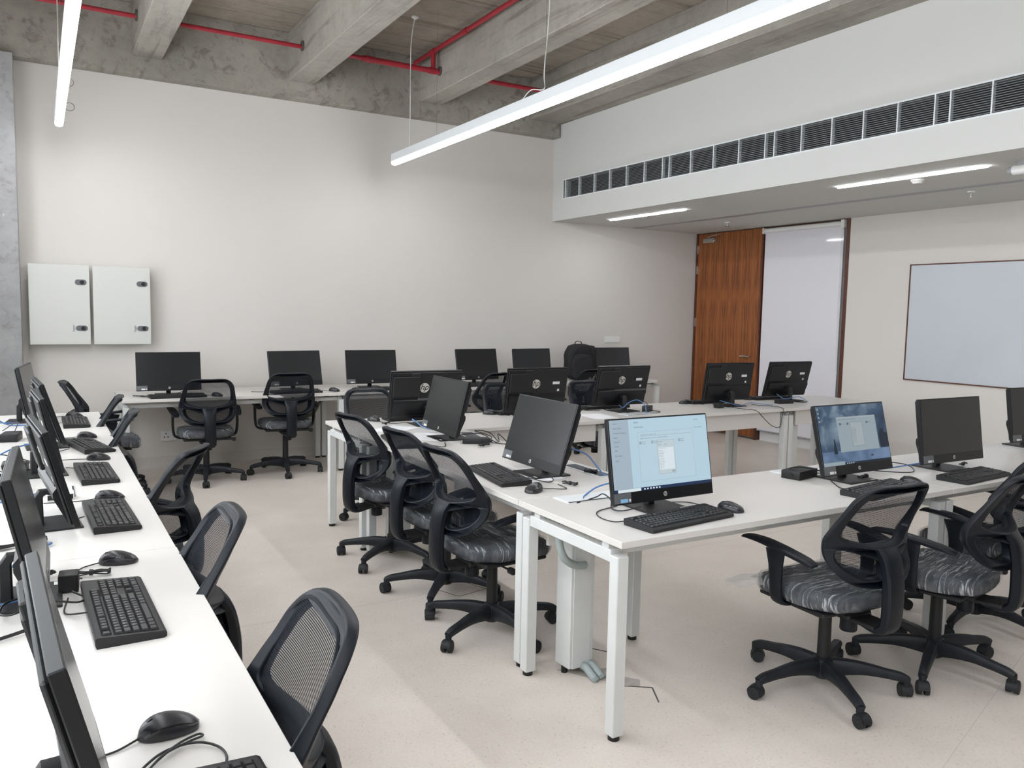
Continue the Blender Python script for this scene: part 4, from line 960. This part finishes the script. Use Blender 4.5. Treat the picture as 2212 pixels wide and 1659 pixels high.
cable([(-.05, 6.02, .757), (-.18, 6.05, .76), (-.26, 5.98, .83), (-.30, 5.9, .88), (-.33, 5.95, .84), (-.26, 6.05, .78), (-.12, 6.12, .76)], 'blue network cable standing in a loop by the column', BLUEC, .004, 'network_cable')
cable([(-.3, 4.75, .76), (-.22, 4.55, .79), (-.12, 4.60, .83), (-.03, 4.66, .84), (.0, 4.6, .84)], 'blue network cable above the tangled leads on the window desk', BLUEC, .004, 'network_cable')
cable([(-.3, 3.82, .76), (-.15, 3.78, .757), (-.05, 3.80, .757), (.03, 3.88, .757), (.06, 3.95, .77)], 'blue network cable lying behind the third window-desk computer', BLUEC, .004, 'network_cable')
cable([(-.3, 3.72, .76), (-.18, 3.70, .757), (-.06, 3.74, .76), (.02, 3.80, .757)], 'second blue network cable behind the third window-desk computer', BLUEC, .004, 'network_cable')
cable([(-.28, 2.55, .757), (-.2, 2.62, .757), (-.1, 2.75, .757), (-.04, 2.9, .757), (0.02, 3.0, .757)], 'blue network cable running along the window desk past the second computer', BLUEC, .004, 'network_cable')
cable([(-.35, 2.28, .757), (-.22, 2.36, .757), (-.12, 2.42, .757), (-.02, 2.46, .757)], 'short blue network cable behind the second window-desk computer', BLUEC, .004, 'network_cable')
cable([(-.28, 2.10, .757), (-.18, 2.14, .757), (-.08, 2.18, .76), (0, 2.22, .765)], 'thick black power cable on the window desk behind the nearest computer', CABLE, .0045, 'power_cable')
cable([(0.0, 2.38, .80), (-.06, 2.30, .775), (-.10, 2.32, .768), (-.09, 2.40, .77), (-.02, 2.44, .77)], 'black cable around the stand of the second window-desk computer')
cable([(-.25, 2.86, .757), (-.16, 2.84, .757), (-.11, 2.78, .757), (-.12, 2.70, .757), (-.18, 2.66, .757), (-.28, 2.62, .757)], 'black cable loop on the window desk at the left picture edge', CABLE, .004)
# cable bundle by the near mouse
cable([(.10, 1.36, .757), (.12, 1.42, .757), (.16, 1.47, .758), (.20, 1.485, .759), (.235, 1.48, .758), (.26, 1.45, .757), (.265, 1.41, .757), (.25, 1.37, .757), (.235, 1.33, .757)], 'black keyboard cable arcing across the near window desk', CABLE, .0024)
cable([(.115, 1.37, .760), (.14, 1.425, .760), (.175, 1.468, .761), (.205, 1.50, .758), (.235, 1.515, .757), (.24, 1.505, .757), (.215, 1.49, .760), (.17, 1.462, .762), (.135, 1.415, .762)], 'tied loop of black cable beside the nearest mouse', CABLE, .0022)
def bundle(x, y, yaw, label, L_=.05, n=7, r=.0022, wd=.012, z=.757):
    mb = MB(); rr = random.Random(int(x*1000))
    for k in range(n):
        o = rr.uniform(-wd, wd); h_ = rr.uniform(0, .012)
        mb.tube([(-L_, o*1.3, h_), (-L_*.5, o*.7, h_*.7), (0, o*.35, h_*.5+.002), (L_*.5, o*.7, h_), (L_, o*1.3, h_*.6), (L_*1.12, o*.3, h_+.002), (L_, -o*1.3, h_)], r)
    t = thing('cable_bundle', label, 'cable', (x, y, z), yaw, 'tied cable bundles')
    mb.obj('coils', CABLE, t, ang=80)
    MB().cyl((-.005, 0, .005), .009, .01, 'x', 10).obj('cable_tie', CABLE, t); return t
bundle(.115, 2.60, -10, 'tied cable bundle beside the mouse beyond the large near keyboard', .045)
bundle(.0, 2.62, 60, 'small tied bundle behind the second window-desk computer', .03)
bundle(-.13, 2.55, 80, 'dark wound cable at the left edge of the window desk', .05, 10)
bundle(-.07, 3.02, 20, 'thick wound power cable on the window desk at the left picture edge', .07, 9, .004)
bundle(2.10, 3.02, -70, 'tied cable bundle at the foot of the nearer left-facing computer', .035)
bundle(2.20, 2.58, 80, 'tied cable bundle hanging below the lit pale blue screen', .022, 6)
bundle(3.52, 2.52, 5, 'tied cable bundle below the snowy wallpaper screen', .03)
bundle(4.35, 2.50, 20, 'tied cable bundle below the switched-off front-row computer', .03)
bundle(2.05, 5.18, 30, 'tied cable bundle at the left end of the far row', .03)
bundle(3.13, 5.25, 0, 'tied cable bundle beside the second far-row keyboard', .03)
bundle(2.24, 4.02+.1, 20, 'short leads under the farther left-facing computer', .04)
bundle(2.36, 3.22, -50, 'dark plug cluster at the open desk flap', .03, 8, .004)
bundle(-.12, 3.86, 60, 'dark tangle of leads behind the third window-desk computer', .09, 12, .003, .03)
bundle(-.20, 4.20, 80, 'dark tangle of leads at the left edge behind the fourth computer', .08, 12, .003, .03)
bundle(2.15, 7.62, 0, 'tied cable bundle seen through the right back chair', .04)
bundle(4.38, 7.66, 0, 'tied leads right of the back-desk computer above the turned chair', .04)
# desk flaps
def flap(x, y, rz, sx, sy, label, opened=False):
    t = thing('desk_flap', label, 'cable flap', (x, y, .75), rz, 'cable flaps')
    MB().box(-sx/2, sx/2, -sy/2, sy/2, 0, .0025, .001).obj('rim', ALU, t)
    if opened: MB().box(-sx/2+.012, sx/2-.012, -sy/2+.014, sy/2-.014, .0025, .0032).obj('opening', mat('flap_dark', (.02, .03, .05), .4), t)
    else:
        MB().box(-sx/2+.004, sx/2-.004, -sy/2+.012, sy/2-.004, .0025, .005, .001).obj('lid', ALU, t)
        MB().box(-sx/2+.01, sx/2-.02, -sy/2+.004, -sy/2+.011, .0025, .0045).obj('brush_slot', CABLE, t)
flap(2.06, 2.785, 0, .34, .12, 'white cable flap in the front desk behind the lit screen')
flap(3.38, 2.80, 0, .30, .11, 'white cable flap under the power brick on the front desk')
flap(2.385, 3.28, 90, .34, .10, 'open dark cable slot in the side desk behind the nearer left-facing computer', True)
flap(2.37, 4.52, 78, .30, .11, 'dark blue raised cable slot behind the farther left-facing computer', True)
flap(4.13, 5.0, 2, .34, .12, 'white cable flap in the middle of the far row')
flap(.07, 3.83, 90, .25, .10, 'white cable flap on the window desk near the white hub')
t = thing('power_strip', 'white power box behind the second window-desk monitor', 'power strip', (.06, 3.70, .75), 90)
MB().box(-.03, .03, -.05, .05, 0, .03, .003).obj('body', WHITEP, t); MB().box(-.031, -.03, -.045, .045, .005, .025).obj('socket_face', PLASM, t)
# papers
t = tag(MB().box(-.105, .105, -.148, .148, 0, .0012).obj('paper_sheet', PAPER), 'white paper sheet on the side desk behind the farthest chair of the three', 'paper'); t.location = (2.03, 4.98, .7505); t.rotation_euler = (0, 0, R(-55))
t = tag(MB().box(-.105, .105, -.148, .148, 0, .0012).obj('paper_sheet', PAPER), 'paper sheet under the farther left-facing computer', 'paper'); t.location = (2.10, 4.60, .7505); t.rotation_euler = (0, 0, R(-35))
t = tag(MB().box(-.105, .105, -.148, .148, 0, .0012).obj('paper_sheet', PAPER), 'paper sheet on the far row behind the top of the nearer left-facing computer', 'paper'); t.location = (3.72, 5.0, .7505); t.rotation_euler = (0, 0, R(-8))
t = tag(MB().box(-.105, .105, -.148, .148, 0, .0012).obj('paper_sheet', PAPER), 'paper sheet beneath the nearer left-facing computer', 'paper'); t.location = (2.06, 3.30, .7505); t.rotation_euler = (0, 0, R(5))
# backpack on the back desk
t = thing('backpack', 'black backpack standing on the back desk', 'backpack', (5.55, 7.86, .75), -6)
def blob(cx_, cy_, cz_, sx, sy, sz, e=.6, n=28, m=16, top=1.):
    vs = []; fs = []
    for j in range(m+1):
        ph = -pi/2+pi*j/m; cp, sp_ = max(0, cos(ph))**e, math.copysign(abs(sin(ph))**e, sin(ph))
        for i in range(n):
            a = 2*pi*i/n; ca, sa = cos(a), sin(a)
            vs.append((cx_+sx*cp*math.copysign(abs(ca)**e, ca)+.006*sin(9*ph+3*a), cy_+sy*cp*math.copysign(abs(sa)**e, sa)+.005*sin(7*ph-4*a), cz_+sz*sp_))
    for j in range(m):
        for i in range(n): fs.append((j*n+i, j*n+(i+1) % n, (j+1)*n+(i+1) % n, (j+1)*n+i))
    return MB().add(vs, fs)
blob(0, 0, .215, .185, .095, .215).obj('main_compartment', BAGM, t, ang=80)
blob(-.02, -.10, .165, .14, .045, .15).obj('front_pocket', BAGM, t, ang=80)
blob(.165, .02, .22, .06, .07, .19).obj('side_panel', BAGM, t, ang=80)
MB().sweep(smooth([(-.15, -.095, .05), (-.155, -.10, .25), (-.09, -.11, .375), (.0, -.12, .40), (.09, -.11, .375), (.14, -.10, .25)], 5), .008, .006, (0, 0, 1), 6).obj('zip', PLAS, t)
MB().sweep(smooth([(.10, .10, .40), (.17, .12, .36), (.215, .08, .22), (.21, .06, .08), (.20, .02, .02)], 5), .045, .012, (0, 1, 0), 8).obj('shoulder_strap', PLASM, t)
MB().sweep(smooth([(-.05, .03, .42), (-.03, .03, .455), (.03, .03, .455), (.05, .03, .42)], 4), .02, .008, (0, 1, 0), 8).obj('carry_handle', PLASM, t)
bpy.context.view_layer.update()
for o in list(bpy.data.objects):
    if '_d' in o: del o['_d']
